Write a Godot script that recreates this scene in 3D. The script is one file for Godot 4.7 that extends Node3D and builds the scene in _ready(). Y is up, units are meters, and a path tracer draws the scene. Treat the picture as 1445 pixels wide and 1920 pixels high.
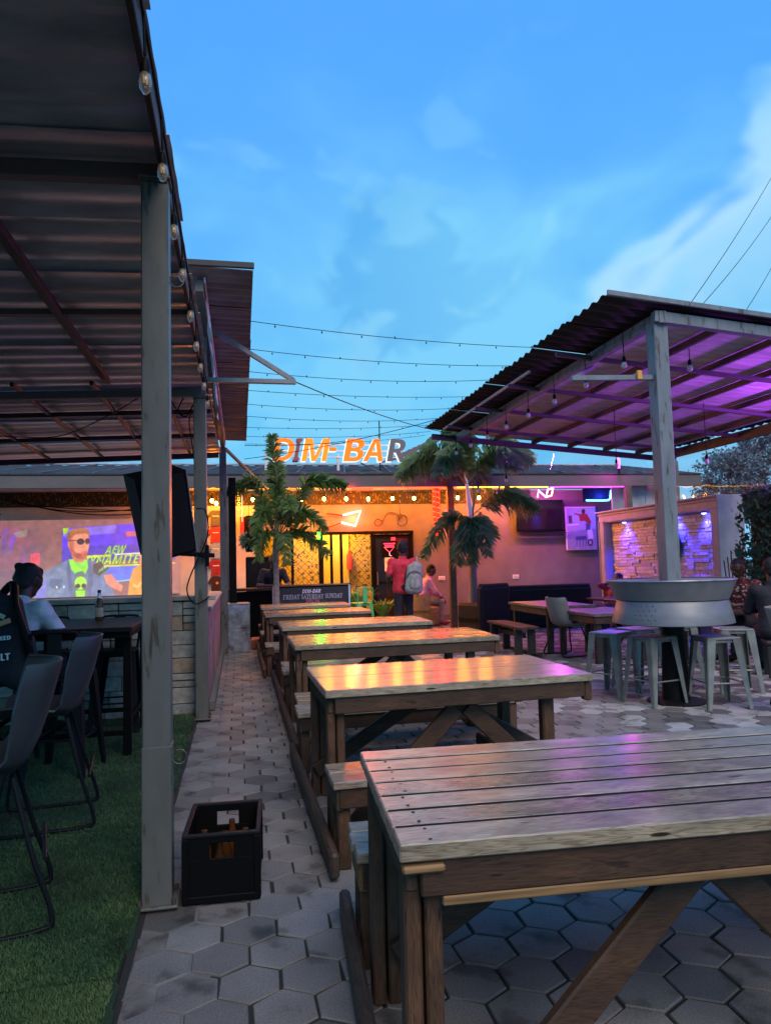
extends Node3D

# ---------------------------------------------------------------- mesh builder
class MB:
	var v := PackedVector3Array()
	var n := PackedVector3Array()
	var uv := PackedVector2Array()
	var t := Transform3D()
	func tri(a: Vector3, b: Vector3, c: Vector3, na = null, nb = null, nc = null, ua := Vector2.ZERO, ub := Vector2.ZERO, uc := Vector2.ZERO):
		# given counter-clockwise as seen from outside; stored clockwise
		a = t * a; b = t * b; c = t * c
		var f := (b - a).cross(c - a).normalized()
		v.append_array([a, c, b])
		n.append_array([f if na == null else (t.basis * na).normalized(), f if nc == null else (t.basis * nc).normalized(), f if nb == null else (t.basis * nb).normalized()])
		uv.append_array([ua, uc, ub])
	func quad(a, b, c, d, na = null, nb = null, nc = null, nd = null):
		tri(a, b, c, na, nb, nc, Vector2(0, 1), Vector2(1, 1), Vector2(1, 0))
		tri(a, c, d, na, nc, nd, Vector2(0, 1), Vector2(1, 0), Vector2(0, 0))
	func box(s: Vector3, at := Vector3.ZERO, b := 0.004, bs := Basis()):
		var old := t
		t = t * Transform3D(bs, at)
		var h := s / 2.0
		b = min(b, min(h.x, min(h.y, h.z)) * 0.6)
		for ax in 3:
			var u := (ax + 1) % 3
			var w := (ax + 2) % 3
			for sg in [-1.0, 1.0]:
				var q := []
				for c in [[-1, -1], [1, -1], [1, 1], [-1, 1]]:
					var p := Vector3.ZERO
					p[ax] = h[ax] * sg; p[u] = (h[u] - b) * c[0]; p[w] = (h[w] - b) * c[1]
					q.append(p)
				if sg > 0: quad(q[0], q[1], q[2], q[3])
				else: quad(q[3], q[2], q[1], q[0])
			if b > 0.0:
				for su in [-1.0, 1.0]:
					for sw in [-1.0, 1.0]:
						var e := []
						for k in [[-1, 0], [1, 0], [1, 1], [-1, 1]]:
							var p := Vector3.ZERO
							p[ax] = (h[ax] - b) * k[0]
							p[u] = su * (h[u] - (b if k[1] == 0 else 0.0))
							p[w] = sw * (h[w] - (0.0 if k[1] == 0 else b))
							e.append(p)
						if su * sw < 0: quad(e[0], e[1], e[2], e[3])
						else: quad(e[3], e[2], e[1], e[0])
		if b > 0.0:
			for sx in [-1.0, 1.0]:
				for sy in [-1.0, 1.0]:
					for sz in [-1.0, 1.0]:
						var a1 := Vector3(sx * h.x, sy * (h.y - b), sz * (h.z - b))
						var a2 := Vector3(sx * (h.x - b), sy * h.y, sz * (h.z - b))
						var a3 := Vector3(sx * (h.x - b), sy * (h.y - b), sz * h.z)
						if sx * sy * sz > 0: tri(a1, a2, a3)
						else: tri(a3, a2, a1)
		t = old
	func bar(a: Vector3, b: Vector3, w: float, h: float, bev := 0.003, up := Vector3.UP):
		# square bar from a to b, width w across, height h along up
		var z := (b - a).normalized()
		if abs(z.dot(up)) > 0.98: up = Vector3(0, 0, 1) if abs(z.z) < 0.9 else Vector3(1, 0, 0)
		var x := up.cross(z).normalized()
		var y := z.cross(x)
		box(Vector3(w, h, a.distance_to(b)), (a + b) / 2.0, bev, Basis(x, y, z))
	func tube(p: Array, r, sides := 6, cap := true):
		var m := p.size()
		var rings := []
		var nr := []
		var prev := Vector3.ZERO
		for i in m:
			var d: Vector3 = ((p[min(i + 1, m - 1)] - p[max(i - 1, 0)]) as Vector3).normalized()
			var x: Vector3 = prev - d * prev.dot(d)
			if x.length() < 0.01: x = d.cross(Vector3(0.31, 0.2, 0.93) if abs(d.z) < 0.9 else Vector3(0, 1, 0.1))
			x = x.normalized(); prev = x
			var y := d.cross(x)
			var ri: float = r[i] if r is Array else r
			var ring := []
			var nn := []
			for k in sides:
				var a := TAU * k / sides
				var o := x * cos(a) + y * sin(a)
				ring.append(p[i] + o * ri); nn.append(o)
			rings.append(ring); nr.append(nn)
		for i in m - 1:
			for k in sides:
				var l := (k + 1) % sides
				quad(rings[i][k], rings[i][l], rings[i + 1][l], rings[i + 1][k], nr[i][k], nr[i][l], nr[i + 1][l], nr[i + 1][k])
		if cap:
			for k in range(1, sides - 1):
				tri(rings[0][0], rings[0][k + 1], rings[0][k])
				tri(rings[m - 1][0], rings[m - 1][k], rings[m - 1][k + 1])
	func lathe(pr: Array, seg := 20, smooth := true):
		# profile of Vector2(r, y), from bottom to top on the outside
		var m := pr.size()
		var pn := []
		for i in m - 1:
			var d: Vector2 = pr[i + 1] - pr[i]
			pn.append(Vector2(d.y, -d.x).normalized())
		for i in m - 1:
			var n0: Vector2 = pn[i]
			var n1: Vector2 = pn[i]
			if smooth:
				if i > 0 and pn[i - 1].dot(pn[i]) > 0.6: n0 = (pn[i] + pn[i - 1]).normalized()
				if i < m - 2 and pn[i + 1].dot(pn[i]) > 0.6: n1 = (pn[i] + pn[i + 1]).normalized()
			for k in seg:
				var a := TAU * k / seg
				var b := TAU * (k + 1) / seg
				var ca := Vector3(cos(a), 0, -sin(a))
				var cb := Vector3(cos(b), 0, -sin(b))
				var y0: Vector3 = Vector3.UP * pr[i].y
				var y1: Vector3 = Vector3.UP * pr[i + 1].y
				quad(ca * pr[i].x + y0, cb * pr[i].x + y0, cb * pr[i + 1].x + y1, ca * pr[i + 1].x + y1,
					ca * n0.x + Vector3.UP * n0.y, cb * n0.x + Vector3.UP * n0.y, cb * n1.x + Vector3.UP * n1.y, ca * n1.x + Vector3.UP * n1.y)
	func ball(c: Vector3, r: Vector3, seg := 10, rows := 7):
		var pr := []
		for i in rows + 1:
			var a := PI * i / rows - PI / 2
			pr.append(Vector2(max(cos(a), 0.0), sin(a)))
		var old := t
		t = t * Transform3D(Basis().scaled(r), c)
		lathe(pr, seg)
		t = old
	func prism(poly: Array, d: float):
		# polygon in xy (counter-clockwise), from z = 0 to z = d
		var pk := PackedVector2Array(poly)
		if Geometry2D.is_polygon_clockwise(pk): pk.reverse()
		var ix := Geometry2D.triangulate_polygon(pk)
		for i in range(0, ix.size(), 3):
			var a := pk[ix[i]]
			var b := pk[ix[i + 1]]
			var c := pk[ix[i + 2]]
			if (b - a).cross(c - a) < 0:
				var s := b
				b = c; c = s
			tri(Vector3(a.x, a.y, d), Vector3(b.x, b.y, d), Vector3(c.x, c.y, d))
			tri(Vector3(a.x, a.y, 0), Vector3(c.x, c.y, 0), Vector3(b.x, b.y, 0))
		for i in pk.size():
			var a := pk[i]
			var b := pk[(i + 1) % pk.size()]
			quad(Vector3(a.x, a.y, 0), Vector3(b.x, b.y, 0), Vector3(b.x, b.y, d), Vector3(a.x, a.y, d))
	func grid(p: Array, thick := 0.0):
		# p[i][j] points; smooth; with thickness a closed shell
		var a := p.size()
		var b: int = p[0].size()
		var nn := []
		for i in a:
			var row := []
			for j in b:
				var du: Vector3 = p[min(i + 1, a - 1)][j] - p[max(i - 1, 0)][j]
				var dv: Vector3 = p[i][min(j + 1, b - 1)] - p[i][max(j - 1, 0)]
				row.append(du.cross(dv).normalized())
			nn.append(row)
		for i in a - 1:
			for j in b - 1:
				quad(p[i][j], p[i + 1][j], p[i + 1][j + 1], p[i][j + 1], nn[i][j], nn[i + 1][j], nn[i + 1][j + 1], nn[i][j + 1])
				if thick > 0.0:
					quad(p[i][j + 1] - nn[i][j + 1] * thick, p[i + 1][j + 1] - nn[i + 1][j + 1] * thick, p[i + 1][j] - nn[i + 1][j] * thick, p[i][j] - nn[i][j] * thick,
						-nn[i][j + 1], -nn[i + 1][j + 1], -nn[i + 1][j], -nn[i][j])
		if thick > 0.0:
			for i in a - 1:
				for j in [0, b - 1]:
					var q := [p[i][j], p[i + 1][j], p[i + 1][j] - nn[i + 1][j] * thick, p[i][j] - nn[i][j] * thick]
					if j == 0: q.reverse()
					quad(q[0], q[1], q[2], q[3])
			for j in b - 1:
				for i in [0, a - 1]:
					var q := [p[i][j], p[i][j + 1], p[i][j + 1] - nn[i][j + 1] * thick, p[i][j] - nn[i][j] * thick]
					if i == a - 1: q.reverse()
					quad(q[0], q[1], q[2], q[3])
	func add_arrays(pos: PackedVector3Array, nor: PackedVector3Array, idx: PackedInt32Array):
		for i in idx:
			v.append(t * pos[i]); n.append((t.basis * nor[i]).normalized()); uv.append(Vector2.ZERO)
	func mesh() -> ArrayMesh:
		var ar := []
		ar.resize(Mesh.ARRAY_MAX)
		ar[Mesh.ARRAY_VERTEX] = v
		ar[Mesh.ARRAY_NORMAL] = n
		ar[Mesh.ARRAY_TEX_UV] = uv
		var m := ArrayMesh.new()
		m.add_surface_from_arrays(Mesh.PRIMITIVE_TRIANGLES, ar)
		return m

# ---------------------------------------------------------------- helpers
var rng := RandomNumberGenerator.new()
var M := {}
var box_cache := {}
var taken := {}

func rr(a: float, b: float) -> float: return rng.randf_range(a, b)
func V(x, y, z) -> Vector3: return Vector3(x, y, z)
func lin(r: float, g: float, b: float) -> Color: return Color(r, g, b).linear_to_srgb()

func numbered(s: String) -> String:
	taken[s] = taken.get(s, 0) + 1
	return s if taken[s] == 1 else "%s_%03d" % [s, taken[s] - 1]

func tag(o: Node, label: String, category: String, group := ""):
	o.set_meta("label", label); o.set_meta("category", category)
	if group: o.set_meta("group", group)
	return o

func thing(called: String, label: String, category: String, at := Vector3.ZERO, turn := 0.0, group := "") -> Node3D:
	var o := Node3D.new()
	o.name = numbered(called)
	add_child(o)
	o.position = at
	o.rotation.y = deg_to_rad(turn)
	tag(o, label, category, group)
	return o

func part(p: Node, called: String, m, mt: Material, at := Vector3.ZERO, rot := Vector3.ZERO) -> MeshInstance3D:
	var o := MeshInstance3D.new()
	o.name = called if p != self else numbered(called)
	o.mesh = m.mesh() if m is MB else m
	o.material_override = mt
	o.position = at
	o.rotation_degrees = rot
	p.add_child(o, true)
	return o

func single(called: String, m, mt: Material, label: String, category: String, at := Vector3.ZERO, rot := Vector3.ZERO, group := ""):
	return tag(part(self, called, m, mt, at, rot), label, category, group)

func struct(called: String, m, mt: Material, at := Vector3.ZERO, rot := Vector3.ZERO, p: Node = self) -> MeshInstance3D:
	var o := part(p, called, m, mt, at, rot)
	if p == self: o.set_meta("kind", "structure")
	return o

func B(x: float, y: float, z: float, b := 0.004) -> Mesh:
	var k := "%.4f %.4f %.4f %.4f" % [x, y, z, b]
	if not box_cache.has(k):
		var m := MB.new()
		m.box(V(x, y, z), Vector3.ZERO, b)
		box_cache[k] = m.mesh()
	return box_cache[k]

func bar_m(a: Vector3, b: Vector3, w: float, h: float, bev := 0.003) -> MB:
	var m := MB.new()
	m.bar(a, b, w, h, bev)
	return m

func tube_m(p: Array, r, sides := 6) -> MB:
	var m := MB.new()
	m.tube(p, r, sides)
	return m

func sag(a: Vector3, b: Vector3, drop: float, k := 10) -> Array:
	var o := []
	for i in k + 1:
		var u := float(i) / k
		o.append(a.lerp(b, u) - Vector3.UP * drop * 4.0 * u * (1.0 - u))
	return o

func curve(pts: Array, k := 6) -> Array:
	# Catmull-Rom through the points
	var o := []
	for i in pts.size() - 1:
		var p0 = pts[max(i - 1, 0)]
		var p3 = pts[min(i + 2, pts.size() - 1)]
		for j in k:
			o.append(pts[i].cubic_interpolate(pts[i + 1], p0, p3, float(j) / k))
	o.append(pts[-1])
	return o

# ---------------------------------------------------------------- materials
func noise_tex(freq: float, oct: int, lo: float, hi: float, sd: int, size := 512, normal := false, kind := FastNoiseLite.TYPE_SIMPLEX_SMOOTH) -> NoiseTexture2D:
	var t := NoiseTexture2D.new()
	var f := FastNoiseLite.new()
	f.seed = sd
	f.noise_type = kind
	f.frequency = freq
	f.fractal_octaves = oct
	t.noise = f
	t.width = size; t.height = size
	t.seamless = true
	if normal:
		t.as_normal_map = true
		t.bump_strength = hi
	else:
		var g := Gradient.new()
		g.set_color(0, Color(lo, lo, lo)); g.set_color(1, Color(hi, hi, hi))
		t.color_ramp = g
	return t

var T := {}
func mat(c: Color, rough := 0.6, metal := 0.0, tex: Texture2D = null, sc := Vector3.ONE, nrm: Texture2D = null, ns := 0.5, det: Texture2D = null, dsc := Vector3.ONE) -> StandardMaterial3D:
	var m := StandardMaterial3D.new()
	m.albedo_color = c
	m.roughness = rough
	m.metallic = metal
	m.uv1_triplanar = true
	m.uv1_world_triplanar = true
	m.uv1_scale = sc
	m.uv1_triplanar_sharpness = 4.0
	if tex: m.albedo_texture = tex
	if nrm:
		m.normal_enabled = true
		m.normal_texture = nrm
		m.normal_scale = ns
	if det:
		m.detail_enabled = true
		m.detail_blend_mode = BaseMaterial3D.BLEND_MODE_MUL
		m.detail_albedo = det
		m.detail_uv_layer = BaseMaterial3D.DETAIL_UV_2
		m.uv2_triplanar = true
		m.uv2_world_triplanar = true
		m.uv2_scale = dsc
	return m

func glow(c: Color, e: float, tex: Texture2D = null) -> StandardMaterial3D:
	var m := StandardMaterial3D.new()
	m.albedo_color = Color(c.r * 0.6, c.g * 0.6, c.b * 0.6) if tex == null else Color(0.75, 0.75, 0.75)
	m.emission_enabled = true
	m.emission = c
	m.emission_energy_multiplier = e
	if tex:
		m.emission_texture = tex
		m.emission_operator = BaseMaterial3D.EMISSION_OP_MULTIPLY
	return m

func print_mat(tex: Texture2D, rough := 0.6) -> StandardMaterial3D:
	var m := StandardMaterial3D.new()
	m.albedo_texture = tex
	m.roughness = rough
	m.texture_repeat = false
	return m

func omni(at: Vector3, c: Color, e: float, size := 0.03, p: Node = self, rng_m := 25.0):
	var l := OmniLight3D.new()
	l.name = "light"
	l.light_color = c
	l.light_energy = e
	l.light_size = size
	l.omni_range = rng_m
	l.omni_attenuation = 2.0
	l.shadow_enabled = true
	p.add_child(l, true)
	l.position = at
	return l

func wood_image(sd: int) -> Image:
	# boards' grain along x: rings drawn out by noise, knots, nicks and worn patches
	var w := 1024
	var h := 512
	var im := Image.create(w, h, false, Image.FORMAT_RGBA8)
	var n := FastNoiseLite.new()
	n.seed = sd; n.frequency = 1.0; n.fractal_octaves = 3
	var r := RandomNumberGenerator.new()
	r.seed = sd
	var knots := []
	for k in 16: knots.append([r.randf_range(40, w - 150), r.randf_range(10, h - 10), r.randf_range(5, 13), r.randf_range(0.5, 1.0)])
	for y in h:
		for x in w:
			var u := float(x) / w
			var dv := 0.0
			var dark := 0.0
			for k in knots:
				var dx: float = (x - k[0]) / (k[2] * 4.5)
				var dy: float = (y - k[1]) / (k[2] * 1.3)
				var q := dx * dx + dy * dy
				if q < 9.0:
					var g := exp(-q)
					dv += g * k[2] * 0.9 * signf(dy)
					dark = maxf(dark, smoothstep(0.75, 0.15, q * 2.5) * k[3])
			var fade := smoothstep(0.86, 1.0, u)
			var v := y + dv
			var a := n.get_noise_2d(u * 4.0, v * 0.035)
			var f := n.get_noise_2d(u * 14.0 + 50.0, v * 0.45)
			var b := n.get_noise_2d(u * 3.0 + 90.0, y * 0.012 + 7.0)
			if fade > 0.0:
				a = lerpf(a, n.get_noise_2d((u - 1.0) * 4.0, v * 0.035), fade)
				f = lerpf(f, n.get_noise_2d((u - 1.0) * 14.0 + 50.0, v * 0.45), fade)
				b = lerpf(b, n.get_noise_2d((u - 1.0) * 3.0 + 90.0, y * 0.012 + 7.0), fade)
			var ring := 0.5 + 0.5 * sin((v * 0.16 + a * 9.0) * 1.6)
			var t := 0.80 + 0.10 * b - 0.16 * pow(ring, 3.0) + 0.16 * f
			t *= 1.0 - 0.72 * dark
			im.set_pixel(x, y, Color(t, t * (0.985 - 0.05 * ring - 0.08 * dark), t * (0.96 - 0.09 * ring - 0.12 * dark)).clamp())
	for k in 46:
		var x := r.randf_range(10, w - 60)
		var y := r.randf_range(4, h - 6)
		var l := r.randf_range(5, 34)
		fill(im, [[x, y], [x + l * 0.5, y - r.randf_range(0.6, 1.8)], [x + l, y + 0.5], [x + l * 0.5, y + r.randf_range(0.8, 2.2)]], Color(0.22, 0.17, 0.13, 0.75))
	return im

func make_materials():
	var wim := wood_image(11)
	var wim2 := wood_image(29)
	T.wood = ImageTexture.create_from_image(wim)
	T.wood2 = ImageTexture.create_from_image(wim2)
	var wr := wim.duplicate()
	wr.rotate_90(CLOCKWISE)
	var wn := wim.duplicate()
	wn.bump_map_to_normal_map(3.0)
	T.wood_n = ImageTexture.create_from_image(wn)
	T.wood_r = ImageTexture.create_from_image(wr)
	T.grain = noise_tex(0.014, 5, 0.60, 1.0, 3)
	T.grain2 = noise_tex(0.02, 4, 0.62, 1.0, 8)
	T.stain = noise_tex(0.008, 5, 0.74, 1.0, 5)
	T.soft = noise_tex(0.006, 4, 0.88, 1.0, 15)
	T.speck = noise_tex(0.09, 3, 0.7, 1.0, 6)
	T.rough = noise_tex(0.03, 5, 0.0, 6.0, 7, 512, true)
	T.fine = noise_tex(0.12, 3, 0.0, 5.0, 9, 512, true)
	T.dirt = noise_tex(0.007, 5, 0.5, 1.0, 12)
	T.dirt.color_ramp.add_point(0.36, Color(0.90, 0.89, 0.88))
	T.dirt.color_ramp.add_point(0.25, Color(0.76, 0.74, 0.72))
	T.rust = noise_tex(0.012, 5, 0.5, 1.0, 44)
	T.rust.color_ramp.set_color(0, Color(0.60, 0.48, 0.38))
	T.rust.color_ramp.add_point(0.17, Color(0.76, 0.70, 0.63))
	T.rust.color_ramp.add_point(0.27, Color(0.94, 0.935, 0.925))
	T.wavy = noise_tex(0.010, 2, 0.0, 4.0, 10, 512, true)
	var cx := V(0.35, 7, 7)
	var cz := V(7, 7, 0.35)
	var cy := V(7, 0.35, 7)
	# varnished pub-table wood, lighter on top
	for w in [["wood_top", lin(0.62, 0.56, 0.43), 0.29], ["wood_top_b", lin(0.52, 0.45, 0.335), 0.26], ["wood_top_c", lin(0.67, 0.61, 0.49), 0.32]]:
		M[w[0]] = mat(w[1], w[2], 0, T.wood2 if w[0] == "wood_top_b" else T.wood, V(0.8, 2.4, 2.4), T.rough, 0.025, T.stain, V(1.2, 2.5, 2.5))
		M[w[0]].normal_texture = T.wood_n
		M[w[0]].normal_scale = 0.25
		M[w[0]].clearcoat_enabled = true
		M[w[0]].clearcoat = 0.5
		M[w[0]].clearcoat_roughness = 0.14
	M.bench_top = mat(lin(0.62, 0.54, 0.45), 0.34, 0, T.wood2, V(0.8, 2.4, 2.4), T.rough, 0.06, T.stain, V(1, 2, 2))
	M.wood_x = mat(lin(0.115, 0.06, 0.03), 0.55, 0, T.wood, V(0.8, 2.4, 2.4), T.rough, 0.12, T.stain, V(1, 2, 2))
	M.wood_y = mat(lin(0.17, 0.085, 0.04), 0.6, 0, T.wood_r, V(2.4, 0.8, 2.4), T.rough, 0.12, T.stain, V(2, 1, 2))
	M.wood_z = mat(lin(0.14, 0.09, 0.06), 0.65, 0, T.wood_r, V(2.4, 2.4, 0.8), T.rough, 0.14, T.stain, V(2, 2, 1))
	M.wood_raw = mat(lin(0.30, 0.17, 0.065), 0.6, 0, T.grain, cx, T.rough, 0.1)
	M.wood_end = mat(lin(0.32, 0.15, 0.05), 0.6, 0, T.grain, V(9, 9, 9), T.rough, 0.1)
	M.dark_wood = mat(lin(0.03, 0.025, 0.024), 0.45, 0, T.grain2, V(3, 3, 3), T.rough, 0.1)
	M.post = mat(lin(0.15, 0.148, 0.132), 0.45, 0.1, T.soft, V(1, 0.4, 1), T.rough, 0.04, T.rust, V(2.4, 0.5, 2.4))
	M.post_light = mat(lin(0.215, 0.235, 0.265), 0.45, 0.1, T.soft, V(1, 0.4, 1), T.rough, 0.04, T.rust, V(1.7, 0.35, 1.7))
	M.beam = mat(lin(0.115, 0.105, 0.097), 0.6, 0.05, T.soft, V(0.5, 1, 1), T.rough, 0.03)
	M.bar_grey = mat(lin(0.055, 0.053, 0.06), 0.6, 0, T.soft, V(1, 1, 1))
	M.beam_dark = mat(lin(0.03, 0.027, 0.025), 0.6, 0.1, T.stain, V(1, 1, 1))
	M.foil = mat(lin(0.58, 0.61, 0.65), 0.42, 0.35, T.soft, V(0.35, 0.5, 1.5), T.rough, 0.06, T.stain, V(0.4, 0.5, 1.2))
	M.sheet = mat(lin(0.26, 0.24, 0.24), 0.5, 0.3, T.stain, V(0.5, 0.7, 0.7), T.rough, 0.05, T.dirt, V(0.3, 0.3, 0.3))
	M.sheet_dark = mat(lin(0.03, 0.028, 0.028), 0.85, 0.0, T.stain, V(0.7, 0.7, 0.7))
	M.panel = mat(lin(0.70, 0.68, 0.72), 0.5, 0.0, T.soft, V(0.3, 0.6, 0.6), T.rough, 0.02, T.stain, V(0.5, 0.4, 2.0))
	M.black = mat(lin(0.005, 0.005, 0.0055), 0.55, 0.0, T.speck, V(3, 3, 3))
	M.black_steel = mat(lin(0.013, 0.013, 0.015), 0.5, 0.1, T.speck, V(3, 3, 3), T.fine, 0.03)
	M.black_matte = mat(lin(0.016, 0.016, 0.018), 0.8, 0.0, T.speck, V(6, 6, 6))
	M.shell = mat(lin(0.04, 0.042, 0.048), 0.42, 0.0, T.soft, V(2, 2, 2), T.fine, 0.06)
	M.shell_tan = mat(lin(0.34, 0.29, 0.24), 0.5, 0.0, T.soft, V(2, 2, 2), T.fine, 0.06)
	M.stool = mat(lin(0.33, 0.335, 0.30), 0.36, 0.45, T.soft, V(2, 2, 2), T.rough, 0.03, T.soft, V(6, 2, 6))
	M.drum = mat(lin(0.20, 0.215, 0.235), 0.5, 0.35, T.soft, V(1, 3, 1), T.wavy, 0.12)
	M.bowl = mat(lin(0.20, 0.20, 0.205), 0.5, 0.1, T.soft, V(1.5, 1.5, 1.5), T.rough, 0.04)
	M.galv = mat(lin(0.5, 0.53, 0.58), 0.4, 0.7, T.stain, V(2, 2, 2), T.wavy, 0.15, T.dirt, V(0.8, 0.8, 0.8))
	M.plaster = mat(lin(0.21, 0.175, 0.195), 0.8, 0, T.soft, V(0.6, 0.6, 0.6), T.fine, 0.06)
	M.orange_wall = mat(lin(0.62, 0.22, 0.055), 0.8, 0, T.soft, V(0.6, 0.6, 0.6), T.fine, 0.06)
	M.cream = mat(lin(0.66, 0.58, 0.47), 0.8, 0, T.soft, V(0.5, 0.5, 0.5), T.fine, 0.06)
	M.pinkwall = mat(lin(0.42, 0.27, 0.26), 0.75, 0, T.stain, V(1, 0.5, 1.5), T.rough, 0.35, T.dirt, V(0.6, 0.6, 0.6))
	M.cap = mat(lin(0.5, 0.44, 0.36), 0.6, 0, T.stain, V(1, 1, 1), T.rough, 0.1)
	M.mortar = mat(lin(0.17, 0.165, 0.15), 0.9, 0, T.speck, V(3, 3, 3), T.rough, 0.3)
	for i in 5:
		M["stone%d" % i] = mat([lin(0.62, 0.61, 0.52), lin(0.70, 0.67, 0.58), lin(0.53, 0.56, 0.52), lin(0.60, 0.47, 0.33), lin(0.74, 0.70, 0.60)][i], 0.75, 0, T.stain, V(2.3, 2.3, 2.3), T.rough, 0.35, T.speck, V(2, 2, 2))
		M["split%d" % i] = mat([lin(0.66, 0.60, 0.56), lin(0.74, 0.69, 0.65), lin(0.56, 0.49, 0.44), lin(0.78, 0.75, 0.73), lin(0.68, 0.64, 0.62)][i], 0.8, 0, T.stain, V(3, 3, 3), T.rough, 0.4)
	for i in 6:
		var g: Color = [lin(0.27, 0.263, 0.25), lin(0.31, 0.30, 0.285), lin(0.225, 0.215, 0.205), lin(0.36, 0.35, 0.335), lin(0.15, 0.145, 0.14), lin(0.54, 0.55, 0.54)][i]
		M["paver%d" % i] = mat(g, 0.68, 0, T.speck, V(2.5, 2.5, 2.5), T.rough, 0.22, T.dirt, V(0.8, 0.8, 0.8))
	M.paver_far = mat(Color.WHITE, 0.66, 0, T.speck, V(2.5, 2.5, 2.5), T.rough, 0.22, T.dirt, V(0.8, 0.8, 0.8))
	M.paver_far.vertex_color_use_as_albedo = true
	M.joint = mat(lin(0.032, 0.03, 0.027), 0.95, 0, T.speck, V(4, 4, 4), T.rough, 0.4)
	M.cement = mat(lin(0.25, 0.235, 0.22), 0.8, 0, T.stain, V(1.5, 1.5, 1.5), T.rough, 0.3, T.dirt, V(1.2, 1.2, 1.2))
	M.soil = mat(lin(0.02, 0.05, 0.018), 0.95, 0, T.stain, V(1.2, 1.2, 1.2), T.fine, 0.5)
	M.blade = mat(Color.WHITE, 0.7)
	M.blade.vertex_color_use_as_albedo = true
	M.leaf = mat(lin(0.16, 0.27, 0.075), 0.5, 0, T.stain, V(1, 1, 1))
	M.leaf.backlight_enabled = true
	M.leaf.backlight = lin(0.22, 0.42, 0.08)
	M.leaf_b = mat(lin(0.20, 0.33, 0.15), 0.5, 0, T.stain, V(1, 1, 1))
	M.leaf_b.backlight_enabled = true
	M.leaf_b.backlight = lin(0.24, 0.32, 0.12)
	M.hedge = mat(lin(0.07, 0.14, 0.07), 0.55)
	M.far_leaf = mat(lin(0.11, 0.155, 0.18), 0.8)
	M.hedge_core = mat(lin(0.012, 0.022, 0.012), 0.9)
	M.trunk = mat(lin(0.30, 0.27, 0.22), 0.8, 0, T.stain, V(2, 5, 2), T.rough, 0.3)
	M.shaft = mat(lin(0.22, 0.25, 0.15), 0.55, 0, T.stain, V(2, 2, 2), T.rough, 0.1)
	M.bark = mat(lin(0.08, 0.06, 0.045), 0.9, 0, T.stain, V(2, 2, 2))
	M.red = mat(lin(0.95, 0.035, 0.07), 0.7, 0, T.stain, V(2, 2, 2), T.wavy, 0.9)
	M.darkred = mat(lin(0.25, 0.02, 0.03), 0.7)
	M.pink = mat(lin(0.80, 0.38, 0.52), 0.8, 0, T.stain, V(2, 2, 2), T.wavy, 0.9)
	M.tan = mat(lin(0.42, 0.31, 0.22), 0.8, 0, T.stain, V(2, 2, 2))
	M.white = mat(lin(0.68, 0.70, 0.75), 0.8, 0, T.stain, V(2, 2, 2), T.wavy, 0.9)
	M.pale = mat(lin(0.78, 0.78, 0.76), 0.5)
	M.grey_cloth = mat(lin(0.50, 0.49, 0.42), 0.85, 0, T.stain, V(3, 3, 3), T.rough, 0.2)
	M.navy = mat(lin(0.02, 0.02, 0.03), 0.85, 0, T.stain, V(3, 3, 3), T.wavy, 0.9)
	M.skin = mat(lin(0.075, 0.036, 0.02), 0.5, 0, T.stain, V(3, 3, 3))
	M.skin_b = mat(lin(0.14, 0.07, 0.042), 0.5, 0, T.stain, V(3, 3, 3))
	M.black.metallic_specular = 0.22
	M.black_steel.metallic_specular = 0.3
	M.black_matte.metallic_specular = 0.2
	M.hair = mat(lin(0.008, 0.007, 0.007), 0.7, 0, T.speck, V(8, 8, 8), T.fine, 0.6)
	M.orange_pouf = mat(lin(0.5, 0.25, 0.09), 0.7, 0, T.stain, V(2, 2, 2))
	M.sofa = mat(lin(0.012, 0.010, 0.011), 0.8, 0, T.stain, V(2, 2, 2), T.rough, 0.1)
	M.brown_post = mat(lin(0.13, 0.10, 0.07), 0.6, 0.1, T.stain, V(2, 1, 2))
	M.orange_brick = mat(lin(0.42, 0.13, 0.05), 0.8, 0, T.stain, V(2, 2, 2), T.rough, 0.3)
	M.green_metal = mat(lin(0.10, 0.55, 0.18), 0.35, 0.1)
	M.white_metal = mat(lin(0.66, 0.66, 0.67), 0.5, 0.0, T.soft, V(2, 2, 2))
	M.roof_blue = mat(lin(0.20, 0.26, 0.34), 0.6, 0.1, T.stain, V(0.6, 0.6, 0.6))
	M.red_tile = mat(lin(0.28, 0.10, 0.085), 0.7, 0, T.stain, V(1, 1, 1))
	M.canvas = mat(lin(0.30, 0.38, 0.42), 0.7, 0, T.stain, V(1, 1, 1))
	M.bottle = mat(lin(0.075, 0.027, 0.008), 0.08)
	M.amber = mat(lin(0.7, 0.32, 0.05), 0.3)
	var gl := StandardMaterial3D.new()
	gl.transparency = BaseMaterial3D.TRANSPARENCY_ALPHA
	gl.albedo_color = Color(0.85, 0.9, 0.95, 0.03)
	gl.roughness = 0.05
	M.glass = gl
	var pl := StandardMaterial3D.new()
	pl.transparency = BaseMaterial3D.TRANSPARENCY_ALPHA
	pl.albedo_color = Color(0.85, 0.9, 1.0, 0.06)
	pl.roughness = 0.03
	M.plastic = pl
	var bg := StandardMaterial3D.new()
	bg.transparency = BaseMaterial3D.TRANSPARENCY_ALPHA
	bg.albedo_color = Color(0.95, 0.88, 0.72, 0.16)
	bg.roughness = 0.08
	M.bulb_glass = bg
	M.frame = mat(lin(0.36, 0.36, 0.42), 0.6, 0, T.soft, V(1, 1, 1), T.fine, 0.06)
	M.tv = mat(lin(0.008, 0.008, 0.01), 0.12)
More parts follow.
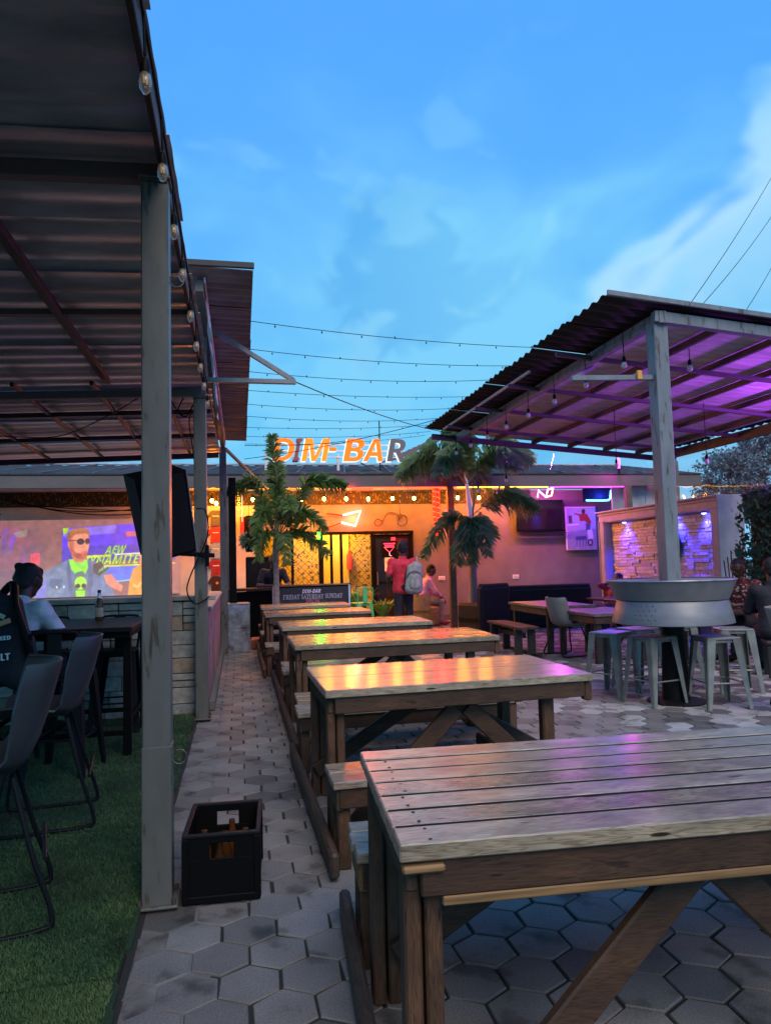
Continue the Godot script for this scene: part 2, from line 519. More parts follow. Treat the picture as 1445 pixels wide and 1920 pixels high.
	M.mirror_black = mat(lin(0.01, 0.01, 0.012), 0.2)

# ---------------------------------------------------------------- lettering and pictures
func text_tris(s: String, bold := true, serif := false, depth := 0.0) -> Array:
	var tm := TextMesh.new()
	var f := SystemFont.new()
	f.font_names = PackedStringArray(["Droid Serif" if serif else "Droid Sans"])
	f.font_weight = 700 if bold else 400
	tm.font = f
	tm.font_size = 64
	tm.pixel_size = 0.01
	tm.depth = depth
	tm.curve_step = 1.0
	tm.text = s
	return tm.surface_get_arrays(0) if tm.get_surface_count() else []

func text_mesh(s: String, size: Vector2, depth: float, shear := 0.0, bold := true, serif := false) -> ArrayMesh:
	# lettering that fills size, its lower left corner at the origin, in the xy plane
	var ar := text_tris(s, bold, serif, 0.1 if depth > 0.0 else 0.0)
	var p: PackedVector3Array = ar[Mesh.ARRAY_VERTEX]
	var lo := p[0]
	var hi := p[0]
	for q in p:
		lo = lo.min(q); hi = hi.max(q)
	for i in p.size():
		var q := (p[i] - lo) / V(max(hi.x - lo.x, 0.001), max(hi.y - lo.y, 0.001), max(hi.z - lo.z, 0.001))
		p[i] = V(q.x * size.x + shear * q.y * size.y, q.y * size.y, q.z * depth)
	var out := []
	out.resize(Mesh.ARRAY_MAX)
	out[Mesh.ARRAY_VERTEX] = p
	out[Mesh.ARRAY_NORMAL] = ar[Mesh.ARRAY_NORMAL]
	out[Mesh.ARRAY_INDEX] = ar[Mesh.ARRAY_INDEX]
	var m := ArrayMesh.new()
	m.add_surface_from_arrays(Mesh.PRIMITIVE_TRIANGLES, out)
	return m

func img(w: int, h: int, c: Color) -> Image:
	var i := Image.create(w, h, false, Image.FORMAT_RGBA8)
	i.fill(c)
	return i

func fill(im: Image, pts: Array, c: Color):
	var lo := 9999.0
	var hi := -9999.0
	for p in pts:
		lo = min(lo, p[1]); hi = max(hi, p[1])
	for y in range(max(0, int(lo)), min(im.get_height(), int(hi) + 1)):
		var xs := []
		var yy := y + 0.5
		for k in pts.size():
			var a = pts[k]
			var b = pts[(k + 1) % pts.size()]
			if (a[1] <= yy) != (b[1] <= yy):
				xs.append(a[0] + (yy - a[1]) / (b[1] - a[1]) * (b[0] - a[0]))
		xs.sort()
		for k in range(0, xs.size() - 1, 2):
			for x in range(max(0, int(round(xs[k]))), min(im.get_width(), int(round(xs[k + 1])))):
				im.set_pixel(x, y, im.get_pixel(x, y).lerp(Color(c, 1.0), c.a))

func oval(cx: float, cy: float, rx: float, ry: float) -> Array:
	var o := []
	for k in 24: o.append([cx + rx * cos(TAU * k / 24), cy + ry * sin(TAU * k / 24)])
	return o

func write(im: Image, s: String, x: float, y: float, w: float, h: float, c: Color, shear := 0.0, bold := true, serif := false, slope := 0.0):
	# lettering printed into a picture: x, y is its upper left corner
	var ar := text_tris(s, bold, serif, 0.0)
	var p: PackedVector3Array = ar[Mesh.ARRAY_VERTEX]
	var lo := p[0]
	var hi := p[0]
	for q in p:
		lo = lo.min(q); hi = hi.max(q)
	var ix: PackedInt32Array = ar[Mesh.ARRAY_INDEX]
	for i in range(0, ix.size(), 3):
		var t := []
		for k in 3:
			var q := p[ix[i + k]]
			var u := (q.x - lo.x) / (hi.x - lo.x)
			var v := (q.y - lo.y) / (hi.y - lo.y)
			t.append([x + u * w + shear * v * h, y + (1.0 - v) * h + slope * u * w])
		fill(im, t, c)

# ---------------------------------------------------------------- bodies: smooth union of tapered capsules, meshed as surface nets
func nets(mb: MB, bones: Array, cell: float, k := 0.03):
	var lo := V(99, 99, 99)
	var hi := -lo
	for b in bones:
		var r: float = max(b[2], b[3]) + cell * 2.5
		lo = lo.min(b[0] - V(r, r, r)).min(b[1] - V(r, r, r))
		hi = hi.max(b[0] + V(r, r, r)).max(b[1] + V(r, r, r))
	var nx := int((hi.x - lo.x) / cell) + 2
	var ny := int((hi.y - lo.y) / cell) + 2
	var nz := int((hi.z - lo.z) / cell) + 2
	var f := PackedFloat32Array()
	f.resize(nx * ny * nz)
	f.fill(1.0)
	var sy := nx
	var sz := nx * ny
	for b in bones:
		var pa: Vector3 = b[0]
		var pb: Vector3 = b[1]
		var ra: float = b[2]
		var rb: float = b[3]
		var r: float = max(ra, rb) + k + cell * 2.0
		var l := ((pa.min(pb) - V(r, r, r) - lo) / cell).max(Vector3.ZERO)
		var h := (pa.max(pb) + V(r, r, r) - lo) / cell
		var ab := pb - pa
		var ll: float = max(ab.length_squared(), 1e-9)
		for z in range(int(l.z), min(nz, int(h.z) + 1)):
			for y in range(int(l.y), min(ny, int(h.y) + 1)):
				var at := y * sy + z * sz
				for x in range(int(l.x), min(nx, int(h.x) + 1)):
					var p := lo + V(x, y, z) * cell - pa
					var u := clampf(p.dot(ab) / ll, 0.0, 1.0)
					var d := (p - ab * u).length() - lerpf(ra, rb, u)
					var o := f[at + x]
					var hh := maxf(k - absf(d - o), 0.0) / k
					f[at + x] = minf(d, o) - hh * hh * k * 0.25
	var id := PackedInt32Array()
	id.resize(nx * ny * nz)
	id.fill(-1)
	var pos := PackedVector3Array()
	var nor := PackedVector3Array()
	var off := [0, 1, sy, sy + 1, sz, sz + 1, sz + sy, sz + sy + 1]
	for z in nz - 1:
		for y in ny - 1:
			var at := y * sy + z * sz
			for x in nx - 1:
				var i := at + x
				var inside := 0
				for o in off:
					if f[i + o] < 0.0: inside += 1
				if inside == 0 or inside == 8: continue
				var s := Vector3.ZERO
				var c := 0
				for e in [[0, 1], [2, 3], [4, 5], [6, 7], [0, 2], [1, 3], [4, 6], [5, 7], [0, 4], [1, 5], [2, 6], [3, 7]]:
					var a := f[i + off[e[0]]]
					var bb := f[i + off[e[1]]]
					if (a < 0.0) != (bb < 0.0):
						var u := a / (a - bb)
						s += V(e[0] & 1, (e[0] >> 1) & 1, e[0] >> 2).lerp(V(e[1] & 1, (e[1] >> 1) & 1, e[1] >> 2), u)
						c += 1
				id[i] = pos.size()
				pos.append(lo + (V(x, y, z) + s / c) * cell)
				nor.append(V(f[i + 1] + f[i + sy + 1] + f[i + sz + 1] + f[i + sy + sz + 1] - f[i] - f[i + sy] - f[i + sz] - f[i + sy + sz],
					f[i + sy] + f[i + sy + 1] + f[i + sy + sz] + f[i + sy + sz + 1] - f[i] - f[i + 1] - f[i + sz] - f[i + sz + 1],
					f[i + sz] + f[i + sz + 1] + f[i + sz + sy] + f[i + sz + sy + 1] - f[i] - f[i + 1] - f[i + sy] - f[i + sy + 1]).normalized())
	var idx := PackedInt32Array()
	var st := [1, sy, sz]
	for z in range(1, nz - 1):
		for y in range(1, ny - 1):
			for x in range(1, nx - 1):
				var i := x + y * sy + z * sz
				for ax in 3:
					if (f[i] < 0.0) == (f[i + st[ax]] < 0.0): continue
					var u: int = st[(ax + 1) % 3]
					var w: int = st[(ax + 2) % 3]
					var q := [id[i], id[i - u], id[i - u - w], id[i - w]]
					if q.min() < 0: continue
					var fn: Vector3 = (pos[q[1]] - pos[q[0]]).cross(pos[q[2]] - pos[q[0]])
					if fn.dot(nor[q[0]] + nor[q[2]]) > 0: q.reverse()
					idx.append_array([q[0], q[1], q[2], q[0], q[2], q[3]])
	mb.add_arrays(pos, nor, idx)

func hand(mb: MB, wrist: Vector3, dir: Vector3, back: Vector3, thumb: Vector3, curl := 0.5):
	# palm along dir; back = the normal of the hand's back; thumb side
	var x := thumb.normalized()
	var d := dir.normalized()
	var nrm := back.normalized()
	var bn := []
	bn.append([wrist, wrist + d * 0.03, 0.024, 0.024])
	for i in 4:
		var o := x * (0.027 - 0.018 * i)
		bn.append([wrist + d * 0.015 + o * 0.8, wrist + d * 0.085 + o, 0.015, 0.013])
		var p := wrist + d * 0.088 + o * 1.08
		var dd := d
		var len: float = [0.036, 0.042, 0.039, 0.030][i]
		for s in 3:
			dd = (dd * cos(curl * 0.6) - nrm * sin(curl * 0.6)).normalized()
			nrm = (nrm - dd * nrm.dot(dd)).normalized()
			bn.append([p, p + dd * len * [1.0, 0.7, 0.55][s], 0.0095 - 0.001 * s, 0.0088 - 0.001 * s])
			p += dd * len * [1.0, 0.7, 0.55][s]
		nrm = back.normalized()
	bn.append([wrist + d * 0.03 + x * 0.02, wrist + d * 0.06 + x * 0.05 - nrm * 0.012, 0.015, 0.011])
	bn.append([wrist + d * 0.06 + x * 0.05 - nrm * 0.012, wrist + d * 0.09 + x * 0.056 - nrm * 0.025, 0.011, 0.009])
	nets(mb, bn, 0.0055, 0.010)

func head(mb: MB, at: Vector3, bs: Basis, s := 1.0):
	# at: top of the neck; +z of bs is where the face looks
	var bn := []
	for b in [[V(0, 0.13, -0.02), V(0, 0.125, 0.02), 0.088, 0.082], [V(0, 0.07, 0.02), V(0, 0.09, 0.03), 0.062, 0.072], [V(0, 0.015, 0.055), V(0, 0.04, 0.045), 0.030, 0.045],
			[V(-0.03, 0.03, 0.02), V(-0.045, 0.08, 0.0), 0.03, 0.035], [V(0.03, 0.03, 0.02), V(0.045, 0.08, 0.0), 0.03, 0.035],
			[V(0, 0.085, 0.09), V(0, 0.062, 0.108), 0.010, 0.014], [V(-0.015, 0.06, 0.096), V(0.015, 0.06, 0.096), 0.009, 0.009],
			[V(-0.02, 0.035, 0.086), V(0.02, 0.035, 0.086), 0.008, 0.008], [V(-0.018, 0.024, 0.083), V(0.018, 0.024, 0.083), 0.009, 0.009],
			[V(-0.05, 0.105, 0.075), V(-0.015, 0.108, 0.09), 0.012, 0.012], [V(0.05, 0.105, 0.075), V(0.015, 0.108, 0.09), 0.012, 0.012],
			[V(-0.032, 0.09, 0.075), V(-0.032, 0.09, 0.076), 0.014, 0.014], [V(0.032, 0.09, 0.075), V(0.032, 0.09, 0.076), 0.014, 0.014],
			[V(-0.084, 0.07, -0.005), V(-0.09, 0.1, -0.012), 0.009, 0.014], [V(0.084, 0.07, -0.005), V(0.09, 0.1, -0.012), 0.009, 0.014],
			[V(0, -0.06, -0.02), V(0, 0.03, -0.015), 0.055, 0.055]]:
		bn.append([at + bs * (b[0] * s), at + bs * (b[1] * s), b[2] * s, b[3] * s])
	nets(mb, bn, 0.0075, 0.014)

func grown(bones: Array, by: float) -> Array:
	return bones.map(func(b): return [b[0], b[1], b[2] + by, b[3] + by])

func limb_tail(b: Array, u: float) -> Array:
	# the first part of a bone, up to u
	return [b[0], b[0].lerp(b[1], u), b[2], lerpf(b[2], b[3], u)]

func torso(J: Dictionary) -> Array:
	var ac: Vector3 = (J.shr - J.shl).normalized()
	var pc: Vector3 = (J.hipr - J.hipl).normalized()
	var pel: Vector3 = (J.hipl + J.hipr) / 2
	var ch: Vector3 = (J.shl + J.shr) / 2
	var up := (ch - pel).normalized()
	var wst := pel.lerp(ch, 0.45)
	var o := []
	for s in [-1.0, 1.0]:
		o.append([pel + pc * 0.075 * s + up * 0.02, wst + ac * 0.06 * s, 0.105, 0.09])
		o.append([wst + ac * 0.06 * s, ch + ac * 0.085 * s - up * 0.09, 0.09, 0.098])
		o.append([ch + ac * 0.07 * s - up * 0.06, (J.shl if s < 0 else J.shr) - up * 0.015, 0.075, 0.058])
	o.append([ch - up * 0.05, J.neck, 0.075, 0.052])
	return o

func arm(J: Dictionary, s: String) -> Array:
	return [[J["sh" + s], J["el" + s], 0.05, 0.038], [J["el" + s], J["ha" + s], 0.038, 0.025]]

func leg(J: Dictionary, s: String) -> Array:
	return [[J["hip" + s], J["kn" + s], 0.082, 0.054], [J["kn" + s], J["an" + s], 0.054, 0.036]]

func shoe(a: Vector3, d: Vector3) -> Array:
	return [[a - V(0, 0.03, 0) - d * 0.04, a + d * 0.1 - V(0, 0.04, 0), 0.042, 0.038], [a + d * 0.08 - V(0, 0.045, 0), a + d * 0.16 - V(0, 0.05, 0), 0.038, 0.032]]

# ---------------------------------------------------------------- the sky of the evening
func make_sky() -> PanoramaSkyMaterial:
	var w := 1280
	var h := 640
	var im := Image.create(w, h, false, Image.FORMAT_RGBF)
	var n1 := FastNoiseLite.new()
	n1.seed = 21; n1.frequency = 1.5; n1.fractal_octaves = 6; n1.fractal_gain = 0.52
	var n2 := FastNoiseLite.new()
	n2.seed = 77; n2.frequency = 0.75; n2.fractal_octaves = 4
	var n3 := FastNoiseLite.new()
	n3.seed = 5; n3.frequency = 4.2; n3.fractal_octaves = 5
	for j in h:
		var el := PI / 2 - PI * (j + 0.5) / h
		for i in w:
			var az := wrapf((i + 0.5) / w * TAU, -PI, PI)
			var d := V(sin(az) * cos(el), sin(el), -cos(az) * cos(el))
			var e := clampf(sin(maxf(el, 0.0)), 0.0, 1.0)
			var base := V(0.065, 0.33, 0.74).lerp(V(0.070, 0.300, 0.77), smoothstep(0.1, 0.7, e))
			base = base.lerp(V(0.095, 0.46, 0.72), smoothstep(0.42, 0.10, e) * 0.8)
			# clouds lie on a layer: stretch towards the horizon
			var q := d / (e + 0.45)
			q.y = e * 0.5
			var warp := V(n2.get_noise_3dv(q * 2.0 + V(9, 0, 0)), n2.get_noise_3dv(q * 2.0 + V(0, 9, 0)), n2.get_noise_3dv(q * 2.0 + V(0, 0, 9))) * 0.35
			var a := n1.get_noise_3dv(q + warp)
			var b := n2.get_noise_3dv(q * 1.3 + V(3, 1, 7))
			var c := smoothstep(-0.12, 0.5, a * 0.8 + b * 0.75 + 0.06) * smoothstep(0.8, 0.25, e)
			# broad veil over the yard
			var az2 := az - 0.28
			var veil := exp(-(az2 * az2) / 0.15 - pow(el - 0.34, 2) / 0.032)
			var s := n1.get_noise_3dv(q * 1.7 + warp * 1.5 + V(4, 4, 1))
			var fine := n3.get_noise_3dv(q * 1.2 + warp)
			c = clampf(c * 0.7 + veil * (1.0 + 1.2 * a) + 0.10 * fine * veil, 0.0, 1.0)
			var col := base.lerp(V(0.165, 0.495, 0.745), c * 0.95)
			# a bank of cumulus climbing to the right, with a billowed edge
			var edge := (az - 0.50) * 0.50 - (el - 0.375) + 0.11 * s + 0.035 * fine
			var bank := smoothstep(-0.012, 0.05, edge) * smoothstep(0.42, 0.52, az + 0.05 * s) * smoothstep(2.2, 1.2, az)
			col = col.lerp(V(0.33, 0.58, 0.77).lerp(V(0.17, 0.46, 0.73), smoothstep(0.02, 0.22, edge)), bank * 0.95)
			# grey blue billows in front of the veil
			var bx := (az - 0.25) / 0.15
			var by := (el - 0.375) / 0.10
			var blob := 1.0 - sqrt(bx * bx + by * by) + 1.1 * s + 0.28 * fine
			col = col.lerp(V(0.075, 0.325, 0.67), smoothstep(0.0, 0.2, blob) * (0.62 - 0.3 * smoothstep(-0.6, 0.9, bx)))
			# small bright puffs
			var puff := smoothstep(0.30, 0.5, s * 0.9 + 0.5 * fine + 0.25 * veil)
			col = col.lerp(V(0.22, 0.54, 0.76), puff * 0.55 * smoothstep(0.7, 0.3, e))
			im.set_pixel(i, j, Color(col.x, col.y, col.z))
	var m := PanoramaSkyMaterial.new()
	m.panorama = ImageTexture.create_from_image(im)
	return m

# ---------------------------------------------------------------- the place
func _ready():
	rng.seed = 4242
	var yaw := deg_to_rad(11.6)
	var pitch := deg_to_rad(4.05)
	var roll := deg_to_rad(1.5)
	var fw := V(sin(yaw) * cos(pitch), sin(pitch), -cos(yaw) * cos(pitch))
	var rt := fw.cross(Vector3.UP).normalized()
	var up := rt.cross(fw)
	var cam := Camera3D.new()
	cam.name = "camera"
	cam.transform = Transform3D(Basis(rt * cos(roll) - up * sin(roll), rt * sin(roll) + up * cos(roll), -fw), V(0, 1.4, 0))
	cam.fov = 70.99
	cam.near = 0.05
	cam.far = 400.0
	add_child(cam)
	var we := WorldEnvironment.new()
	we.name = "environment"
	var en := Environment.new()
	en.background_mode = Environment.BG_SKY
	en.sky = Sky.new()
	en.sky.sky_material = make_sky()
	en.background_energy_multiplier = 0.66
	en.tonemap_mode = Environment.TONE_MAPPER_LINEAR
	en.tonemap_exposure = 2.0
	en.sdfgi_enabled = true
	en.ssao_enabled = true
	en.ssil_enabled = true
	we.environment = en
	add_child(we)
	var sun := DirectionalLight3D.new()
	sun.name = "evening_sun"
	sun.light_color = lin(1.0, 0.82, 0.68)
	sun.light_energy = 0.46
	sun.light_angular_distance = 40.0
	sun.shadow_enabled = true
	add_child(sun)
	sun.look_at_from_position(Vector3.ZERO, V(-0.08, -0.72, -0.68))
	make_materials()
	ground()
	building()
	left_canopy()
	upper_roof()
	right_canopy()
	stone_wall()
	niche_wall()
	far_things()
	palms()
	picnic_tables()
	left_furniture()
	right_furniture()
	middle_things()
	signs_and_lamps()
	overhead()
	people()

func rafter(p, called, a, b, w, h, m): return part(p, called, bar_m(a, b, w, h), m)

func ground():
	var g := MB.new()
	g.box(V(300, 0.2, 300), V(0, -0.1085, 0), 0.0)
	var gr := struct("ground", g, M.joint)
	# hexagonal pavers, each a bevelled slab
	var R := 0.1158
	var hexes := []
	for k in 3:
		var m := MB.new()
		var top := []
		var mid := []
		var low := []
		for i in 6:
			var a := TAU * i / 6 + TAU / 12
			var e := R * rr(0.965, 1.01)
			top.append(V(cos(a) * (e - 0.0035), 0.0, -sin(a) * (e - 0.0035)))
			mid.append(V(cos(a) * e, -0.0045, -sin(a) * e))
			low.append(V(cos(a) * e, -0.036, -sin(a) * e))
		for i in range(1, 5): m.tri(top[0], top[i], top[i + 1])
		for i in 6:
			var j := (i + 1) % 6
			m.quad(mid[i], mid[j], top[j], top[i])
			m.quad(low[i], low[j], mid[j], mid[i])
		hexes.append(m.mesh())
	var W := 0.2075
	var D := W * 0.866
	var nz := FastNoiseLite.new()
	nz.seed = 31; nz.frequency = 0.55
	var cells := []
	var cam: Camera3D = get_node("camera")
	var inv := cam.global_transform.affine_inverse()
	for r in 112:
		var z := -0.6 - D * r
		for c in 52:
			var x := -0.29 + W * (c + 0.5 * (r % 2))
			if x > 9.2 or z < -19.6: continue
			var right := smoothstep(2.6, 3.6, x)
			var t := nz.get_noise_2d(x * 2.0, z * 2.0) * 0.3 + rr(-0.5, 0.5)
			var kind := 1
			if right > rng.randf():
				kind = 5 if t > 0.08 else (2 if t > -0.25 else 4)
			else:
				kind = [4, 2, 0, 1, 1, 3][clampi(int((t + 0.75) * 4.0), 0, 5)]
			var q := inv * V(x, 0, z)
			var sx := q.x / -q.z
			var sy := q.y / -q.z
			var seen := q.z < 0 and absf(sx) < 0.56 and absf(sy) < 0.74
			cells.append([(-q.z if seen else 900.0 + q.length()), x, z, kind])
	cells.sort_custom(func(a, b): return a[0] < b[0])
	var mm := MultiMesh.new()
	mm.transform_format = MultiMesh.TRANSFORM_3D
	mm.use_colors = true
	mm.mesh = hexes[0]
	mm.instance_count = cells.size() - 300
	for i in cells.size():
		var c: Array = cells[i]
		var y := rr(-0.003, 0.002)
		var rot := V(rr(-0.35, 0.35), 60.0 * rng.randi_range(0, 5) + rr(-2.0, 2.0), rr(-0.35, 0.35))
		var at := V(c[1] + rr(-0.003, 0.003), y, c[2] + rr(-0.003, 0.003))
		if i < 300:
			part(gr, "paver", hexes[rng.randi_range(0, 2)], M["paver%d" % c[3]], at, rot)
		else:
			mm.set_instance_transform(i - 300, Transform3D(Basis.from_euler(rot * PI / 180.0), at))
			mm.set_instance_color(i - 300, M["paver%d" % c[3]].albedo_color.srgb_to_linear() * rr(0.9, 1.1))
	var mi := MultiMeshInstance3D.new()
	mi.name = "far_pavers"
	mi.multimesh = mm
	mi.material_override = M.paver_far
	mi.set_meta("kind", "stuff")
	gr.add_child(mi)
	# cement infill along the turf edge
	part(gr, "cement_infill", B(0.30, 0.03, 7.0, 0.004), M.cement, V(-0.26, -0.0215, -3.6))
	# artificial turf: base mats with seams, kerb, blades
	var tb := MB.new()
	for q in [[0.5, -2.63], [-2.655, -4.09], [-4.11, -7.1]]:
		tb.box(V(5.9, 0.05, q[0] - q[1]), V(-3.40, 0.012, (q[0] + q[1]) / 2), 0.012)
		var ze: float = q[0]
		while ze - 0.04 > q[1]:
			var le := minf(rr(0.05, 0.16), ze - q[1])
			tb.box(V(0.06, 0.047, le), V(-0.455 + rr(0.0, 0.03), 0.0125, ze - le / 2), 0.010)
			ze -= le
	struct("turf_ground", tb, M.soil)
	var bl := MB.new()
	bl.tri(V(-0.0022, 0, 0), V(0.0022, 0, 0), V(0.003, 0.013, 0.006))
	var gm := MultiMesh.new()
	gm.transform_format = MultiMesh.TRANSFORM_3D
	gm.use_colors = true
	gm.mesh = bl.mesh()
	gm.instance_count = 140000
	var gn := FastNoiseLite.new()
	gn.seed = 3; gn.frequency = 1.3; gn.fractal_octaves = 4
	for i in gm.instance_count:
		var z := -2.1 - 5.0 * pow(rng.randf(), 1.5)
		var x := -0.42 - rng.randf() * minf(2.6, -z * 0.36 - 0.2)
		var nn := gn.get_noise_2d(x, z)
		var s := rr(0.7, 1.5)
		if absf(z + 4.1) < 0.015 or absf(z + 2.64) < 0.015: s = 0.2
		gm.set_instance_transform(i, Transform3D(Basis.from_euler(V(rr(-0.5, 0.5), rr(0, TAU), rr(-0.5, 0.5))) * s, V(x, 0.035, z)))
		var k := 0.75 + 0.9 * nn + rr(-0.2, 0.2)
		gm.set_instance_color(i, Color(0.042 * k + maxf(nn, 0.0) * 0.05, 0.115 * k, 0.036 * k))
	var gi := MultiMeshInstance3D.new()
	gi.name = numbered("turf_blades")
	gi.multimesh = gm
	gi.material_override = M.blade
	add_child(gi)
	tag(gi, "green artificial turf pile under the left canopy", "artificial turf")
	gi.set_meta("kind", "stuff")
	if false: pass
	var kb := MB.new()
	var zz := -2.2
	while zz > -7.0:
		kb.box(V(0.03, 0.03, 0.38), V(-0.40 + rr(-0.004, 0.004), -0.012, zz - 0.19), 0.006)
		zz -= 0.39
	struct("turf_kerb", kb, M.joint)

func building():
	# the bar: facade, awning, interior and roof
	var b := thing("bar_building", "low bar building with orange lit facade, glass front and dark fascia", "building", V(0, 0, -16.6))
	for w in [[-6.5, 0.5, 0.0, 3.1, "cream"], [0.5, 4.05, 2.15, 3.1, "plaster"], [4.05, 10.5, 0.0, 3.1, "plaster"]]:
		part(b, "wall", B(w[1] - w[0], w[3] - w[2], 0.2, 0.0), M[w[4]], V((w[0] + w[1]) / 2, (w[2] + w[3]) / 2, -0.1))
	part(b, "skirting", B(6.4, 0.14, 0.02), M.beam, V(7.28, 0.07, 0.012))
	# leaf patterned frieze on top of the wall
	var im := img(256, 64, Color(0.10, 0.09, 0.04))
	for k in 170:
		var cx := rr(0, 256)
		var cy := rr(0, 64)
		var a := rr(0, TAU)
		var l := rr(5, 10)
		var d := Vector2(cos(a), sin(a))
		var e := Vector2(-d.y, d.x) * l * 0.35
		fill(im, [[cx - d.x * l, cy - d.y * l], [cx + e.x, cy + e.y], [cx + d.x * l, cy + d.y * l], [cx - e.x, cy - e.y]], [Color(0.32, 0.28, 0.10), Color(0.18, 0.19, 0.07), Color(0.42, 0.35, 0.13), Color(0.06, 0.06, 0.03)][k % 4])
	var leaf := ImageTexture.create_from_image(im)
	var lm := mat(Color.WHITE, 0.7, 0, leaf, V(0.9, 2.5, 0.9))
	part(b, "frieze", B(12.6, 0.33, 0.03, 0.0), lm, V(0.75, 2.95, 0.018))
	# awning: slab, fascia, roof
	part(b, "awning_ceiling", B(16.9, 0.05, 1.75, 0.0), M.panel, V(2.0, 3.145, 0.9))
	part(b, "fascia", B(17.0, 0.26, 0.09, 0.01), M.beam, V(2.0, 3.12, 1.82))
	part(b, "fascia_cap", B(17.02, 0.03, 0.13), M.beam_dark, V(2.0, 3.266, 1.82))
	var rf := MB.new()
	var pts := []
	for i in 171:
		var x := -6.5 + 0.1 * i
		var hh: float = [0.0, 0.0, 0.03, 0.03][i % 4]
		pts.append([V(x, 3.27 + hh, 1.8), V(x, 3.93 + hh, -1.7)])
	rf.grid(pts, 0.006)
	part(b, "roof_sheet", rf, M.sheet_dark)
	for k in 16:
		part(b, "roof_seam", bar_m(V(-5.8 + k * 1.0, 3.32, 1.7), V(-5.3 + k * 1.0, 3.97, -1.7), 0.02, 0.02), M.sheet)
	part(b, "ridge_cap", B(17.0, 0.04, 0.12), M.panel, V(2.0, 3.97, -1.7))
	for q in [[4.05, 4.75], [3.1, 3.5], [5.0, 4.55]]:
		part(b, "roof_strut", bar_m(V(q[0], 3.3, 1.5), V(q[1] - 0.7, 3.72, 0.3), 0.03, 0.03), M.post)
	for x in [4.43, -0.17, 8.6]:
		part(b, "awning_post", B(0.14, 3.0, 0.12), M.brown_post, V(x, 1.5, 1.9))
	# opening: frame, panes, door, interior
	part(b, "lintel", B(3.55, 0.07, 0.14), M.black, V(2.275, 2.115, 0.02))
	for x in [0.53, 1.2, 1.86, 2.1, 2.33, 3.06, 4.02]:
		part(b, "mullion", B(0.06 if x != 1.86 else 0.1, 2.08, 0.08), M.black, V(x, 1.04, 0.01))
	for x in [[1.23, 1.81], [2.13, 2.3], [2.36, 3.03]]:
		var pq := QuadMesh.new()
		pq.size = Vector2(x[1] - x[0], 2.0)
		part(b, "window_pane", pq, M.glass, V((x[0] + x[1]) / 2, 1.05, 0.0))
	var dr := part(b, "door", B(0.9, 2.06, 0.03, 0.0), M.mirror_black, V(3.54, 1.04, -0.01))
	for q in [[V(-0.42, 0, 0.02), V(0.06, 2.05, 0.03)], [V(0.42, 0, 0.02), V(0.06, 2.05, 0.03)], [V(0, 0.98, 0.02), V(0.8, 0.08, 0.03)], [V(0, -0.98, 0.02), V(0.8, 0.08, 0.03)], [V(0, -0.1, 0.02), V(0.8, 0.05, 0.03)]]:
		part(dr, "door_frame", B(q[1].x, q[1].y, q[1].z), M.black, q[0])
	part(dr, "handle", B(0.025, 0.3, 0.05), M.post, V(-0.37, 0.0, 0.06))
	for q in [[V(-1.9, 0, -2.6), 0.05], [V(10.4, 0, -2.6), 0.05]]: pass
	part(b, "interior_floor", B(6.2, 0.03, 3.2, 0.0), M.cement, V(2.6, 0.0, -1.8))
	part(b, "interior_ceiling", B(6.2, 0.05, 3.2, 0.0), M.cream, V(2.6, 2.75, -1.8))
	part(b, "interior_side_wall", B(0.1, 2.75, 3.2, 0.0), M.cream, V(-0.5, 1.4, -1.8))
	part(b, "interior_side_wall", B(0.1, 2.75, 3.2, 0.0), M.cream, V(5.7, 1.4, -1.8))
	var wp := img(256, 256, Color(0.80, 0.62, 0.14))
	for i in range(-8, 16):
		fill(wp, [[i * 32, 0], [i * 32 + 3, 0], [i * 32 + 259, 256], [i * 32 + 256, 256]], Color(0.30, 0.22, 0.06))
		fill(wp, [[i * 32 + 256, 0], [i * 32 + 259, 0], [i * 32 + 3, 256], [i * 32, 256]], Color(0.35, 0.26, 0.07))
	for k in 190:
		var cx := rr(0, 256)
		var cy := rr(0, 256)
		var a := rr(0, TAU)
		var d := Vector2(cos(a), sin(a)) * rr(6, 12)
		var e := Vector2(-d.y, d.x) * 0.4
		fill(wp, [[cx - d.x, cy - d.y], [cx + e.x, cy + e.y], [cx + d.x, cy + d.y], [cx - e.x, cy - e.y]], [Color(0.30, 0.26, 0.07), Color(0.78, 0.64, 0.24), Color(0.22, 0.20, 0.06)][k % 3])
	part(b, "interior_back_wall", B(6.2, 2.75, 0.1, 0.0), mat(Color.WHITE, 0.7, 0, ImageTexture.create_from_image(wp), V(0.7, 0.7, 0.7)), V(2.6, 1.4, -1.5))
	part(b, "interior_panel", B(0.75, 2.3, 0.06), mat(lin(0.65, 0.48, 0.12), 0.7), V(2.35, 1.25, -1.42))
	part(b, "interior_lamp", B(0.5, 0.05, 0.12), glow(lin(1, 0.75, 0.2), 4.0), V(2.2, 2.69, -0.7))
	omni(V(2.2, 2.5, -17.3), lin(1.0, 0.55, 0.06), 2.6, 0.15)
	var fe := MB.new()
	fe.lathe([Vector2(0.0, 0.0), Vector2(0.075, 0.0), Vector2(0.075, 0.36), Vector2(0.03, 0.43), Vector2(0.03, 0.48), Vector2(0, 0.48)], 12)
	single("fire_extinguisher", fe, M.red, "red fire extinguisher hung on the yellow papered wall inside the glass front", "fire extinguisher", V(2.72, 1.25, -17.9))
	# neighbouring roof seen over the left fascia
	var nb := thing("neighbour_roof", "blue grey flat roofed building standing behind the left fascia", "building", V(-7.0, 0, -20.5))
	part(nb, "wall", B(14.0, 3.6, 3.0, 0.02), M.roof_blue, V(0, 1.8, 0))
	part(nb, "parapet", B(14.1, 0.32, 3.1, 0.02), M.roof_blue, V(0, 3.76, 0))

